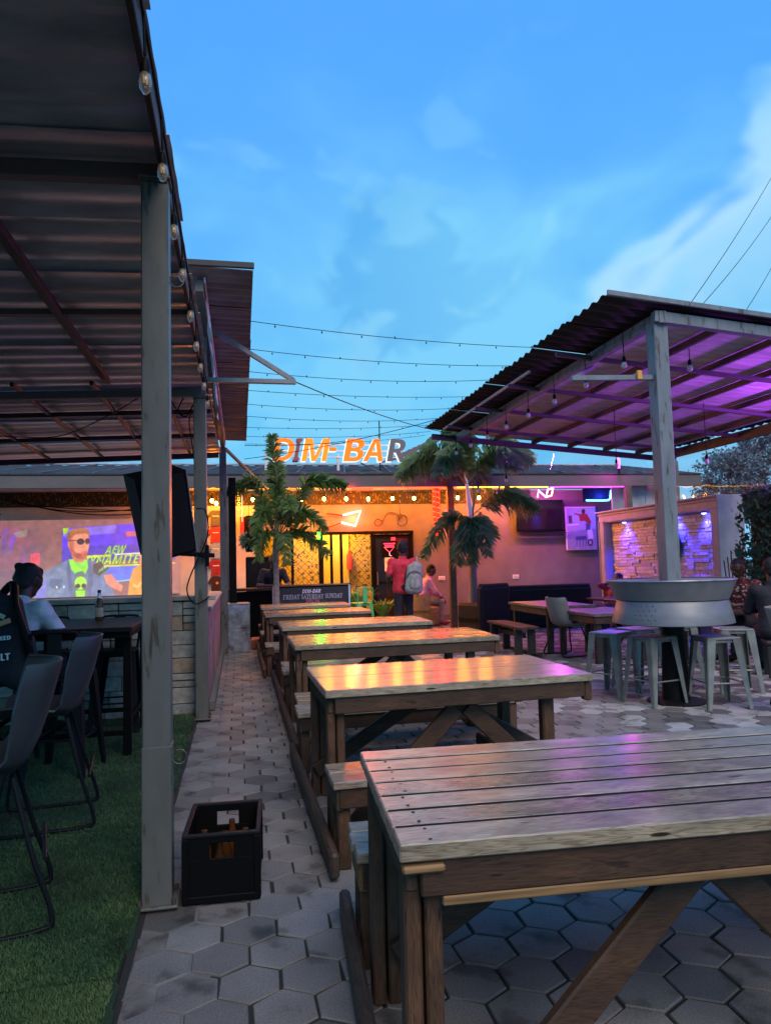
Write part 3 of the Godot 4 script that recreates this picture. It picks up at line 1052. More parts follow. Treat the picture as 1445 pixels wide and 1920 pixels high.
func corrugated(x0: float, x1: float, z0: float, z1: float, y0: float, y1: float, pitch: float, amp: float, along_z := false, yz := 0.0) -> MB:
	# ribs run along x (or z); y0 at x0, y1 at x1; yz: rise per metre of -z
	var m := MB.new()
	var p := []
	var span: float = (x1 - x0) if along_z else (z0 - z1)
	var n := int(ceil(span / (pitch / 5.0)))
	for i in n + 1:
		var u := span * i / n
		var ph := fposmod(u / pitch, 1.0)
		var h := amp * clampf(3.0 * (0.5 - absf(ph - 0.5)) - 0.35, 0.0, 1.0)
		if along_z:
			var x := x0 + u
			var y := lerpf(y0, y1, u / span) + h
			p.append([V(x, y, z0), V(x, y + yz * (z0 - z1), z1)])
		else:
			var z := z0 - u
			p.append([V(x0, y0 + h + yz * u, z), V(x1, y1 + h + yz * u, z)])
	m.grid(p, 0.004)
	return m

func left_canopy():
	var c := thing("left_canopy", "dark metal roofed canopy on grey steel posts over the artificial turf at left", "canopy")
	for q in [[-0.345, -3.24, 3.13, 0.115], [-0.345, -6.94, 3.02, 0.115]]:
		var p := part(c, "post", B(q[3], q[2], q[3], 0.006), M.post, V(q[0], q[2] / 2, q[1]))
		if q[1] > -4: part(p, "base_sleeve", B(0.119, 0.66, 0.119, 0.003), M.post, V(0, 0.33 - q[2] / 2, 0))
		part(p, "base_plate", B(0.17, 0.012, 0.17), M.post, V(0.0, -q[2] / 2 + 0.02, 0.0))
		for k in 4: part(p, "anchor_bolt", tube_m([V(0, 0, 0), V(0, 0.022, 0)], 0.009, 6), M.bark, V([-0.068, 0.068, -0.068, 0.068][k], -q[2] / 2 + 0.026, [-0.068, -0.068, 0.068, 0.068][k]))
		part(p, "cap_plate", B(0.14, 0.012, 0.14), M.post, V(0, q[2] / 2 - 0.01, 0))
		part(p, "weld_seam", tube_m([V(-0.055, 0, 0), V(-0.02, 0.002, 0), V(0.03, -0.001, 0), V(0.055, 0, 0)], 0.004, 6), M.bark, V(0, q[2] / 2 - 0.03, 0.06))
		var ring := MB.new()
		var pp := []
		for k in 15: pp.append(V(0.03 + 0.03 * cos(TAU * k / 15.5 + 2.6), 0.03 * sin(TAU * k / 15.5 + 2.6), 0))
		ring.tube(pp, 0.0035, 5)
		if q[1] > -4: part(p, "ring_hook", ring, M.post, V(q[3] / 2, 0.60 - q[2] / 2, 0.0))
		if q[1] > -4: part(p, "ring_hook", ring, M.post, V(q[3] / 2, 2.68 - q[2] / 2, 0.0))
	# sheets with ribs running across, every one with its own edge
	var z := 1.4
	var i := 0
	while z > -11.4:
		var w := 0.78
		var yy := 3.235 + 0.012 * (i % 2)
		part(c, "roof_sheet", corrugated(-6.6, -0.275 + rr(-0.018, 0.018), z, z - w, yy - 0.26, yy, 0.26, 0.016), M.foil)
		z -= w - 0.04
		i += 1
	part(c, "eave_trim", B(0.025, 0.09, 8.4), M.beam_dark, V(-0.31, 3.19, -2.9))
	for q in [[-3.24, 3.165, 0.075, "beam"], [-5.1, 3.185, 0.04, "beam"], [-6.94, 3.06, 0.07, "beam"], [-8.3, 3.17, 0.05, "beam_dark"], [-9.8, 3.17, 0.05, "beam_dark"], [-11.45, 3.15, 0.08, "beam_dark"], [-1.0, 3.17, 0.07, "beam"], [0.6, 3.17, 0.07, "beam"]]:
		rafter(c, "cross_beam", V(-6.5, q[1] - 0.25, q[0]), V(-0.29, q[1], q[0]), 0.06, q[2], M[q[3]])
	for x in [-1.17, -2.35, -3.6, -4.9]:
		rafter(c, "purlin", V(x, 3.185 + x * 0.041, 1.2), V(x, 3.185 + x * 0.041, -6.9), 0.055, 0.05, M.beam_dark)
	for x in [-0.72, -1.32, -2.0, -2.75, -3.6, -4.5]:
		rafter(c, "purlin", V(x, 3.19 + x * 0.041, -6.96), V(x, 3.19 + x * 0.041, -11.5), 0.035, 0.04, M.beam_dark)
	# loose cable under the roof and a clump of wires at the second post
	part(c, "cable", tube_m(curve([V(-2.6, 2.92, -8.6), V(-1.9, 2.85, -8.2), V(-1.3, 2.95, -7.6), V(-0.9, 3.02, -7.0)]), 0.006), M.black)
	part(c, "cable", tube_m(curve([V(-0.62, 3.0, -7.0), V(-0.52, 2.86, -7.0), V(-0.42, 2.9, -7.02), V(-0.45, 2.78, -7.02), V(-0.4, 2.3, -7.02), V(-0.39, 1.2, -7.02)]), 0.006), M.black)
	part(c, "cable", tube_m(curve([V(-0.5, 3.02, -7.0), V(-0.55, 2.9, -7.02), V(-0.48, 2.84, -7.0), V(-0.41, 2.95, -6.99)]), 0.007), M.black)

func upper_roof():
	var c := thing("upper_roof", "higher corrugated roof overhanging beside the left canopy with steel brackets", "roof")
	var z := -5.85
	for i in 8:
		part(c, "roof_sheet", corrugated(-1.6, 0.145 + rr(-0.005, 0.005), z + 0.02, z - 0.90, 3.86, 3.82, 0.125, 0.018, false, -0.045).mesh(), M.sheet)
		for ch in []: pass
		z -= 0.8
	for k in c.get_child_count():
		c.get_child(k).position.y = -0.036 * k
	part(c, "near_flashing", B(1.7, 0.05, 0.03), M.beam_dark, V(-0.7, 3.855, -5.815))
	rafter(c, "edge_beam", V(-0.295, 3.72, -5.95), V(-0.235, 3.40, -12.05), 0.07, 0.10, M.beam)
	rafter(c, "edge_flange", V(-0.25, 3.77, -5.95), V(-0.195, 3.44, -12.05), 0.012, 0.05, M.panel)
	part(c, "post", B(0.11, 3.36, 0.11), M.post, V(-0.24, 1.68, -12.05))
	part(c, "post", B(0.12, 2.9, 0.12), M.black, V(-0.10, 1.45, -12.35))
	# bracket: strut and horizontal arm
	rafter(c, "bracket_arm", V(-0.29, 3.2, -7.0), V(0.57, 3.2, -7.0), 0.045, 0.045, M.post_light)
	rafter(c, "bracket_strut", V(-0.27, 3.72, -7.0), V(0.55, 3.215, -7.0), 0.04, 0.045, M.post_light)
	part(c, "bracket_post", B(0.05, 0.66, 0.05), M.post_light, V(-0.30, 3.42, -7.0))
	rafter(c, "far_brace", V(-0.2, 3.36, -12.1), V(0.75, 2.78, -14.7), 0.045, 0.045, M.post)
	# plastic strip torn along the edge
	var pl := []
	for i in 12:
		var u := i / 11.0
		pl.append([V(-0.25 + 0.02 * sin(i * 1.7), 3.66 - u * 0.15, -6.1 - u * 2.6), V(-0.22 + 0.015 * sin(i * 2.3), 3.42 - u * 0.25 + 0.05 * sin(i * 1.1), -6.1 - u * 2.6)])
	var pm := MB.new()
	pm.grid(pl, 0.002)
	single("plastic_strip", pm, M.white_metal, "crumpled pale plastic strip hanging along the left roof edge", "plastic sheet")

func right_canopy():
	var c := thing("right_canopy", "corrugated canopy on pale steel posts with purple lit underside at right", "canopy")
	var yA := func(x): return 3.90 - 0.085 * (x - 3.5)
	var z := -6.15
	for i in 8:
		part(c, "roof_sheet", corrugated(3.48 + rr(-0.01, 0.01), 8.4, z, z - 0.90, yA.call(3.48) + 0.012 * (i % 2), yA.call(8.4) + 0.012 * (i % 2), 0.19, 0.035), M.sheet_dark)
		z -= 0.862
	# pale ceiling panels between the bars
	for i in 7:
		for j in 5:
			var x := 4.14 + 0.8 * j
			var zz := -6.3 - i * 0.955
			rafter(c, "ceiling_panel", V(x, yA.call(x) - 0.02, zz - 0.48), V(x + 0.795, yA.call(x + 0.795) - 0.02, zz - 0.48), 0.948, 0.012, M.panel)
	part(c, "post", B(0.15, 3.78, 0.15, 0.006), M.post_light, V(4.1, 1.89, -6.32))
	part(c, "post", B(0.12, 3.3, 0.12), M.post, V(8.66, 1.65, -13.0))
	part(c, "post", B(0.12, 3.3, 0.12), M.post_light, V(8.3, 1.65, -6.3))
	rafter(c, "edge_beam", V(4.1, 3.74, -6.2), V(4.1, 3.74, -13.0), 0.08, 0.12, M.post_light)
	rafter(c, "edge_beam", V(8.25, 3.36, -6.2), V(8.25, 3.36, -13.0), 0.08, 0.16, M.bar_grey)
	rafter(c, "front_beam", V(4.02, 3.75, -6.25), V(8.3, 3.39, -6.25), 0.08, 0.11, M.post_light)
	rafter(c, "rear_beam", V(3.6, 3.76, -13.0), V(8.7, 3.33, -13.0), 0.08, 0.1, M.bar_grey)
	rafter(c, "front_trim", V(3.48, 3.93, -6.14), V(8.4, 3.51, -6.14), 0.02, 0.05, M.post_light)
	rafter(c, "gutter_bar", V(3.72, 3.83, -8.6), V(3.72, 3.83, -12.6), 0.035, 0.03, M.white_metal)
	for x in [4.85, 5.6, 6.35, 7.1, 7.8]:
		rafter(c, "purlin", V(x, yA.call(x) - 0.075, -6.3), V(x, yA.call(x) - 0.075, -12.95), 0.05, 0.07, M.bar_grey)
	for zz in [-7.6, -9.1, -10.5, -12.0]:
		rafter(c, "cross_bar", V(3.62, yA.call(3.62) - 0.13, zz), V(8.3, yA.call(8.3) - 0.13, zz), 0.05, 0.05, M.bar_grey)
	rafter(c, "bracket_arm", V(3.16, 3.13, -6.32), V(4.04, 3.16, -6.32), 0.045, 0.05, M.post_light)
	rafter(c, "bracket_strut", V(3.18, 3.13, -6.33), V(4.08, 3.62, -7.6), 0.035, 0.04, M.post_light)
	part(c, "clamp", B(0.05, 0.09, 0.03), M.amber, V(3.86, 3.17, -6.28))
	# clear plastic curtain along the far right side
	var s := thing("plastic_curtain", "clear plastic curtain hung between the right canopy and the niche wall", "curtain", V(8.3, 0, 0))
	for i in 4:
		var z0 := -7.4 - i * 1.5
		var pp := []
		for k in 9:
			var u := k / 8.0
			pp.append([V(0.003 * sin(k * 1.9 + i), 2.42, z0 - u * 1.5), V(0.003 * sin(k * 1.3 + i * 2), 3.3, z0 - u * 1.5)])
		var m := MB.new()
		m.grid(pp)
		part(s, "pane", m, M.plastic)
	var s2 := thing("rear_plastic_curtain", "creased clear plastic sheet under the back edge of the right canopy", "curtain", V(0, 0, -13.1))
	var p2 := []
	for k in 17:
		var x := 4.9 + k * 0.2
		p2.append([V(x, 3.2 - 0.012 * k + 0.03 * sin(k * 1.1), 0.05 * sin(k * 2.0)), V(x, 3.68 - 0.085 * (x - 4.6), 0.03 * sin(k * 1.3))])
	var m2 := MB.new()
	m2.grid(p2)
	part(s2, "pane", m2, M.plastic)

func stone_wall():
	# low stone faced wall between turf and screen
	var w := thing("low_stone_wall", "low wall faced with mixed rectangular stones behind the bar table", "wall")
	part(w, "core", B(5.9, 1.08, 0.22, 0.0), M.mortar, V(-3.26, 0.54, -7.28))
	part(w, "core", B(0.18, 0.96, 5.0, 0.0), M.mortar, V(-0.42, 0.48, -9.85))
	var cp := part(w, "coping", B(6.0, 0.04, 0.30, 0.006), M.cap, V(-3.22, 1.11, -7.27))
	cp.rotation_degrees.y = 0
	part(w, "coping", B(0.26, 0.035, 4.85, 0.006), M.cap, V(-0.40, 0.99, -9.86))
	var y := 0.02
	while y < 1.0:
		var h := rr(0.1, 0.17)
		if y + h > 1.0: h = 1.08 - y
		var x := -0.30
		while x > -4.0:
			var l := rr(0.2, 0.46)
			if rng.randf() < 0.25 and h > 0.11:
				for k in 2:
					part(w, "stone", B(l - 0.01, h / 2 - 0.008, 0.05, 0.006), M["stone%d" % rng.randi_range(0, 4)], V(x - l / 2, y + h * (0.25 + 0.5 * k), -7.155 + rr(-0.008, 0.008)), V(rr(-0.6, 0.6), rr(-1, 1), rr(-0.5, 0.5)))
			else:
				part(w, "stone", B(l - 0.006, h - 0.006, 0.05, 0.005), M["stone%d" % rng.randi_range(0, 4)], V(x - l / 2, y + h / 2, -7.155 + rr(-0.008, 0.008)), V(rr(-0.6, 0.6), rr(-1, 1), rr(-0.5, 0.5)))
			x -= l
		y += h
	# the side face along the path: tall pink slabs
	var z := -7.32
	while z > -12.2:
		var l := rr(0.3, 0.5)
		part(w, "slab", B(0.03, 0.95, l - 0.012, 0.006), M.pinkwall, V(-0.315 + rr(-0.004, 0.004), 0.485, z - l / 2))
		z -= l
	part(w, "plinth", B(0.06, 0.10, 4.9, 0.01), M.mortar, V(-0.275, 0.05, -9.8))

func niche_wall():
	var w := thing("niche_wall", "free standing wall at right with moulded frame and stacked stone niche", "wall", V(8.0, 0, -13.0))
	# x = 0 is the face towards the yard; z from -2 to 2.1
	part(w, "core", B(0.3, 2.4, 4.1, 0.0), M.frame, V(0.36, 1.2, 0.05))
	part(w, "lower_wall", B(0.2, 0.72, 4.1, 0.005), M.frame, V(0.11, 0.36, 0.05))
	part(w, "frame", B(0.2, 1.68, 0.26, 0.01), M.frame, V(0.11, 1.56, -1.87))
	part(w, "frame", B(0.2, 1.68, 0.16, 0.01), M.frame, V(0.11, 1.56, 2.02))
	part(w, "frame", B(0.2, 0.24, 4.1, 0.01), M.frame, V(0.111, 2.285, 0.05))
	for q in [[2.40, 0.09, 0.05], [2.34, 0.05, 0.03], [2.20, 0.03, 0.02]]:
		part(w, "moulding", B(q[1], 0.035, 4.16, 0.008), M.frame, V(0.012 - q[1] / 2 + 0.02, q[0], 0.05))
	for q in [-1.98, -1.77]: part(w, "moulding", B(0.03, 1.5, 0.03, 0.008), M.frame, V(0.0, 1.45, q))
	part(w, "end_face", B(0.52, 2.42, 0.06, 0.01), M.frame, V(0.25, 1.21, 2.135))
	var y := 0.73
	var n := 0
	while y < 2.13:
		var h := rr(0.055, 0.075)
		var z := -1.74
		while z < 1.93:
			var l := minf(rr(0.18, 0.42), 1.94 - z)
			if n < 298 and l > 0.03:
				part(w, "stone", B(0.05, h - 0.004, l - 0.005, 0.005), M["split%d" % rng.randi_range(0, 4)], V(0.205 + rr(-0.018, 0.012), y + h / 2, z + l / 2))
				n += 1
			z += l
		y += h
	# round ornament on the stones
	var o := MB.new()
	o.lathe([Vector2(0.0, -0.02), Vector2(0.20, -0.02), Vector2(0.22, 0.0), Vector2(0.20, 0.02), Vector2(0.13, 0.02), Vector2(0.11, 0.005), Vector2(0.0, 0.01)], 24)
	var om := MB.new()
	om.t = Transform3D(Basis(V(0, 0, 1), PI / 2).scaled(V(1, 1.35, 1)), Vector3.ZERO)
	om.add_arrays(o.v, o.n, PackedInt32Array(range(o.v.size())))
	single("wall_ornament", om, M.bark, "dark round ornament hung on the stacked stone niche", "ornament", V(8.13, 1.62, -12.35))
	# spot lamps
	for z in [-14.05, -12.2, -11.35]:
		var s := thing("blue_spot_lamp", "blue spot lamp at the top of the stone niche, %s" % ("farthest of the three" if z < -14 else "nearest of the three" if z > -11.5 else "middle one beside the canopy post"), "spot lamp", V(8.10, 2.135, z), 0, "blue lamps in the niche")
		var m := MB.new()
		m.lathe([Vector2(0.045, 0.0), Vector2(0.05, 0.03), Vector2(0, 0.032)], 14)
		part(s, "housing", m, M.black)
		var d := MB.new()
		d.ball(V(0, 0, 0), V(0.042, 0.022, 0.042))
		part(s, "lamp_glass", d, glow(lin(0.12, 0.14, 1.0), 14.0))
		var l := SpotLight3D.new()
		l.name = "light"
		l.light_color = lin(0.03, 0.03, 1.0)
		l.light_energy = 2.4
		l.light_size = 0.03
		l.spot_angle = 58
		l.spot_range = 12.0
		l.spot_attenuation = 2.0
		l.shadow_enabled = true
		s.add_child(l)
		l.position = V(-0.03, -0.035, 0)
		l.rotation_degrees = V(-90, 0, 0)
	# boarding between facade and niche wall
	var p := thing("pink_boarding", "pink lit boarding standing above the niche wall beside the bar", "wall", V(9.1, 0, -15.1))
	for k in 5: part(p, "board", B(0.28, 3.05, 0.03), M.panel, V(-0.55 + k * 0.285, 1.52, 0.01 * (k % 2)))
	# hedge beside it
	var h := thing("leafy_hedge", "dark leafy hedge wall beyond the right hand tables", "hedge", V(7.82, 0, -8.05))
	part(h, "frame", B(0.25, 2.2, 3.6, 0.05), M.hedge_core, V(0.1, 1.15, 0))
	var lf := MB.new()
	lf.tri(V(-0.02, 0, 0), V(0.02, 0, 0), V(0.028, 0.03, 0.008))
	lf.tri(V(-0.02, 0, 0), V(0.028, 0.03, 0.008), V(0.0, 0.075, 0.0))
	var mm := MultiMesh.new()
	mm.transform_format = MultiMesh.TRANSFORM_3D
	mm.mesh = lf.mesh()
	mm.instance_count = 7000
	for i in 7000:
		var y1 := rr(0.1, 2.35)
		var z1 := rr(-1.85, 1.9)
		var bump := 0.12 * sin(y1 * 7.0 + z1 * 3.0) * sin(z1 * 5.0 - y1 * 2.0)
		mm.set_instance_transform(i, Transform3D(Basis.from_euler(V(rr(-1.2, 1.2), rr(0, TAU), rr(-1.2, 1.2))) * rr(0.7, 1.5), V(-0.12 + bump - absf(rng.randfn(0, 0.05)), y1, z1) if i % 5 else V(rr(-0.1, 0.3), 2.28 + rr(-0.05, 0.1), z1)))
	var mi := MultiMeshInstance3D.new()
	mi.name = "foliage"
	mi.multimesh = mm
	mi.material_override = M.hedge
	mi.set_meta("kind", "stuff")
	h.add_child(mi)
	# bundle of dark canes leaning at the hedge
	var bc := thing("cane_bundle", "bundle of dark canes standing against the hedge by the niche wall end", "canes", V(7.5, 0, -9.85))
	for k in 9:
		var a := -0.24 + k * 0.06
		part(bc, "cane", tube_m([V(a * 0.3, 0.0, 0.02 * (k % 3)), V(a * 0.5, 0.7, 0.02 * (k % 3)), V(a * 0.5 + 0.22 * a, 1.30 + 0.05 * (k % 4), 0.03 * (k % 3))], 0.009, 5), M.dark_wood if k % 3 else M.bark)

func far_things():
	for q in [[18.3, -24.0, 5.6, 1.15, "hazy broad tree beyond the plastic curtain at right"], [20.9, -25.5, 6.6, 1.1, "taller slender tree at the right edge beyond the plastic curtain"]]:
		var t := thing("yard_tree", q[4], "tree", V(q[0], 0, q[1]), 0, "trees beyond the yard")
		part(t, "trunk", tube_m(curve([V(0, 0, 0), V(0.1, 1.6, 0), V(-0.05, 3.0, 0.1), V(0.05, q[2] - 0.8, 0)]), 0.13, 7), M.bark)
		var lf := MB.new()
		for k in 9: part(t, "limb", tube_m([V(0, 2.3 + 0.3 * k, 0), V(cos(k * 2.4) * 0.8, 2.8 + 0.33 * k, sin(k * 2.4) * 0.8)], [0.05, 0.015], 5), M.bark)
		for cl in 110:
			var ctr := V(rr(-1, 1) * q[3], 0, rr(-1, 1) * q[3])
			ctr.y = rr(2.6, q[2] - 0.4)
			ctr *= V(1.0, 1.0, 1.0)
			var narrow := 1.0 - 0.55 * pow((ctr.y - 2.6) / (q[2] - 2.6), 2.0)
			ctr.x *= narrow; ctr.z *= narrow
			for k in 60:
				var o := V(rng.randfn(0, 0.16), rng.randfn(0, 0.10), rng.randfn(0, 0.16))
				var a := V(rr(-1, 1), rr(-1, 1), rr(-1, 1)).normalized() * rr(0.08, 0.16)
				var b := a.cross(V(rr(-1, 1), rr(-1, 1), rr(-1, 1))).normalized() * 0.05
				lf.tri(ctr + o - b, ctr + o + b, ctr + o + a)
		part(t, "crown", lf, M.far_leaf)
	var r := thing("red_roof", "small red ribbed roof rising behind the right hand palm", "roof", V(5.2, 0, -19.5))
	part(r, "roof_sheet", corrugated(-0.9, 1.6, 0.6, -2.0, 4.2, 5.3, 0.16, 0.04, true, 0.1), M.red_tile)
	part(r, "gable_wall", B(1.6, 4.2, 1.6, 0.0), M.plaster, V(0.9, 2.1, -1.0))
	var t2 := thing("shade_canvas", "pale blue grey shade canvas stretched behind the palm above the bar roof", "awning", V(7.0, 0, -18.8))
	var m := MB.new()
	m.grid([[V(-1.6, 3.75, 0), V(-0.9, 4.25, -0.5)], [V(0.1, 3.72, 0), V(0.0, 4.22, -0.5)], [V(1.2, 3.85, 0), V(1.5, 4.45, -0.5)]], 0.01)
	part(t2, "canvas", m, M.canvas)
	part(t2, "pole", B(0.05, 4.3, 0.05), M.post, V(0.6, 2.15, -0.35))

func frond(p: Node, base: Vector3, mid: Vector3, tip: Vector3, ll: float, m: Material):
	var c := curve([base, base.lerp(mid, 0.55) + V(0, 0.04, 0), mid, mid.lerp(tip, 0.6) + V(0, 0.05, 0), tip], 5)
	var mb := MB.new()
	var rad := []
	for i in c.size(): rad.append(lerpf(0.013, 0.003, float(i) / c.size()))
	mb.tube(c, rad, 5)
	var total := 0.0
	for i in c.size() - 1: total += c[i].distance_to(c[i + 1])
	var n := int(total * 215.0)
	for k in n:
		var u := 0.16 + 0.84 * k / n
		var f := u * (c.size() - 1)
		var i := mini(int(f), c.size() - 2)
		var at: Vector3 = c[i].lerp(c[i + 1], f - i)
		var d: Vector3 = (c[i + 1] - c[i]).normalized()
		var x := d.cross(Vector3.UP if absf(d.y) < 0.95 else Vector3.RIGHT).normalized()
		var y := x.cross(d)
		var a := rr(0, TAU)
		if k % 3 == 0: a = (0.0 if k % 2 else PI) + rr(-0.7, 0.7)
		var o := (x * cos(a) + y * sin(a) * 0.9)
		var l := ll * rr(0.9, 1.5) * (0.45 + 0.55 * sin(PI * clampf(u * 0.95 + 0.03, 0, 1)))
		var dir := (o + d * rr(0.45, 0.8)).normalized()
		var w := d.cross(dir).normalized().cross(dir).normalized() * 0.013 * rr(0.8, 1.3)
		var e := at + dir * l - V(0, l * l * 1.1, 0)
		var h := at + dir * l * 0.55
		mb.tri(at - w * 0.5, h + w, e)
		mb.tri(at - w * 0.5, e, h - w * 0.6)
		mb.tri(at - w * 0.5, at + w * 0.5, h + w)
	part(p, "frond", mb, m)

func palms():
	var p := thing("palm_tree", "young foxtail palm in front of the neon arrow with one upright plume", "palm tree", V(0.63, 0, -12.6))
	var tr := MB.new()
	var pr := []
	for k in 25:
		var y := k * 0.062
		pr.append(Vector2(lerpf(0.06, 0.042, k / 24.0) + (0.005 if k % 3 == 0 else 0.0), y))
	tr.lathe(pr, 12)
	part(p, "trunk", tr, M.trunk)
	part(p, "crownshaft", tube_m([V(0, 1.45, 0), V(0.0, 1.65, 0), V(0.01, 1.95, 0), V(0.02, 2.3, 0.0)], [0.052, 0.06, 0.045, 0.02], 10), M.shaft)
	var b := V(0.01, 1.85, 0)
	for f in [[V(0.03, 2.9, 0.05), V(-0.04, 3.66, 0.08), 0.20], [V(0.06, 2.7, -0.05), V(0.02, 3.2, -0.15), 0.20], [V(-0.36, 2.86, 0.1), V(-0.78, 2.62, 0.15), 0.20], [V(0.58, 2.86, 0.1), V(1.20, 2.76, 0.1), 0.21],
			[V(0.42, 2.33, 0.25), V(0.82, 1.98, 0.35), 0.18], [V(0.45, 1.98, 0.1), V(0.88, 1.55, 0.2), 0.18], [V(0.10, 1.9, 0.4), V(0.15, 1.42, 0.55), 0.16], [V(-0.2, 1.95, 0.3), V(-0.32, 1.5, 0.4), 0.16],
			[V(-0.22, 2.35, 0.2), V(-0.35, 1.95, 0.35), 0.16], [V(0.15, 2.5, 0.4), V(0.2, 2.3, 0.8), 0.18], [V(-0.15, 2.5, -0.4), V(-0.2, 2.3, -0.8), 0.18], [V(0.3, 2.5, -0.4), V(0.5, 2.2, -0.8), 0.18]]:
		frond(p, b, f[0], f[1], f[2], M.leaf)
	var q := thing("palm_tree", "taller foxtail palm with pale trunk beside the brown awning post", "palm tree", V(4.68, 0, -14.1))
	var t2 := MB.new()
	pr = []
	for k in 40:
		var y := k * 0.058
		pr.append(Vector2(lerpf(0.105, 0.06, k / 39.0) + (0.006 if k % 3 == 0 else 0.0), y))
	t2.lathe(pr, 12)
	part(q, "trunk", t2, M.trunk)
	part(q, "crownshaft", tube_m([V(0, 2.2, 0), V(-0.02, 2.5, 0), V(-0.05, 2.9, 0), V(-0.1, 3.3, 0)], [0.06, 0.06, 0.04, 0.015], 10), M.pale)
	part(q, "petiole", tube_m([V(0.02, 2.3, 0.03), V(0.08, 2.7, 0.05), V(0.02, 3.1, 0.05)], [0.025, 0.02, 0.01], 6), M.shaft)
	var h := V(-0.06, 2.95, 0)
	for f in [[V(-0.18, 3.85, 0.1), V(-0.42, 4.40, 0.1), 0.34], [V(-0.12, 3.95, 0.15), V(-0.22, 4.5, 0.25), 0.28], [V(-0.02, 3.8, -0.2), V(0.0, 4.3, -0.3), 0.28], [V(-0.75, 3.72, 0.1), V(-1.45, 3.12, 0.15), 0.35], [V(0.55, 3.82, 0.1), V(1.22, 3.42, 0.2), 0.35],
			[V(-0.5, 3.55, 0.5), V(-0.85, 3.1, 0.8), 0.27], [V(0.4, 3.6, 0.5), V(0.65, 3.2, 0.9), 0.27], [V(0.35, 3.4, -0.5), V(0.6, 3.0, -0.9), 0.27], [V(-0.35, 3.6, -0.5), V(-0.6, 3.2, -0.9), 0.27]]:
		frond(q, h, f[0], f[1], f[2], M.leaf_b)
	var h2 := V(0.0, 2.3, 0)
	for f in [[V(0.65, 2.75, 0.15), V(1.32, 2.42, 0.2), 0.31], [V(-0.55, 2.25, 0.15), V(-1.08, 1.5, 0.2), 0.23], [V(-0.2, 2.05, 0.3), V(-0.45, 1.35, 0.4), 0.24], [V(-0.1, 2.1, 0.35), V(-0.18, 1.35, 0.5), 0.24],
			[V(0.1, 2.1, 0.4), V(0.12, 1.5, 0.6), 0.22], [V(0.35, 2.2, -0.3), V(0.7, 1.9, -0.6), 0.22]]:
		frond(q, h2, f[0], f[1], f[2], M.leaf_b)
	# hanging fern and plants by the glass front
	var hf := thing("hanging_fern", "round dark fern hanging in a basket beside the wall speaker", "hanging plant", V(0.2, 1.92, -14.2))
	var fm := MB.new()
	for k in 420:
		var d := V(rr(-1, 1), rr(-0.7, 0.9), rr(-1, 1)).normalized()
		var w := d.cross(V(rr(-1, 1), 1, rr(-1, 1))).normalized() * 0.016
		var e := d * rr(0.16, 0.25)
		fm.tri(d * 0.07 - w, d * 0.07 + w, e * 0.7 + w)
		fm.tri(d * 0.07 - w, e * 0.7 + w, e - V(0, 0.04, 0))
	part(hf, "foliage", fm, M.hedge)
	part(hf, "pot", tube_m([V(0, -0.24, 0), V(0, -0.08, 0)], [0.06, 0.1], 12), M.black)
	part(hf, "wire", tube_m([V(0, 0, 0), V(0, 1.18, 0)], 0.004, 5), M.black)
	for s in [[2.36, -14.6, 0.75, "leafy green plant behind the green metal chair"], [2.95, -14.9, 0.42, "leafy plant at the dark door left of the man in red"]]:
		var g := thing("potted_plant", s[3], "plant", V(s[0], 0, s[1]))
		part(g, "pot", tube_m([V(0, 0, 0), V(0, 0.28, 0)], [0.11, 0.15], 14), M.dark_wood)
		var gm := MB.new()
		for k in 90:
			var a := rr(0, TAU)
			var lean := rr(0.05, 0.42)
			var t0 := V(cos(a) * 0.06, 0.27, sin(a) * 0.06)
			var t1 := t0 + V(cos(a) * lean * 0.5, s[2] * 0.6, sin(a) * lean * 0.5)
			var t3 := t0 + V(cos(a) * lean * 1.3, s[2] * rr(0.6, 0.95), sin(a) * lean * 1.3)
			var w := V(-sin(a), 0, cos(a)) * 0.014
			gm.tri(t0 - w, t0 + w, t1 + w)
			gm.tri(t0 - w, t1 + w, t1 - w)
			gm.tri(t1 - w, t1 + w, t3)
		part(g, "foliage", gm, M.leaf)

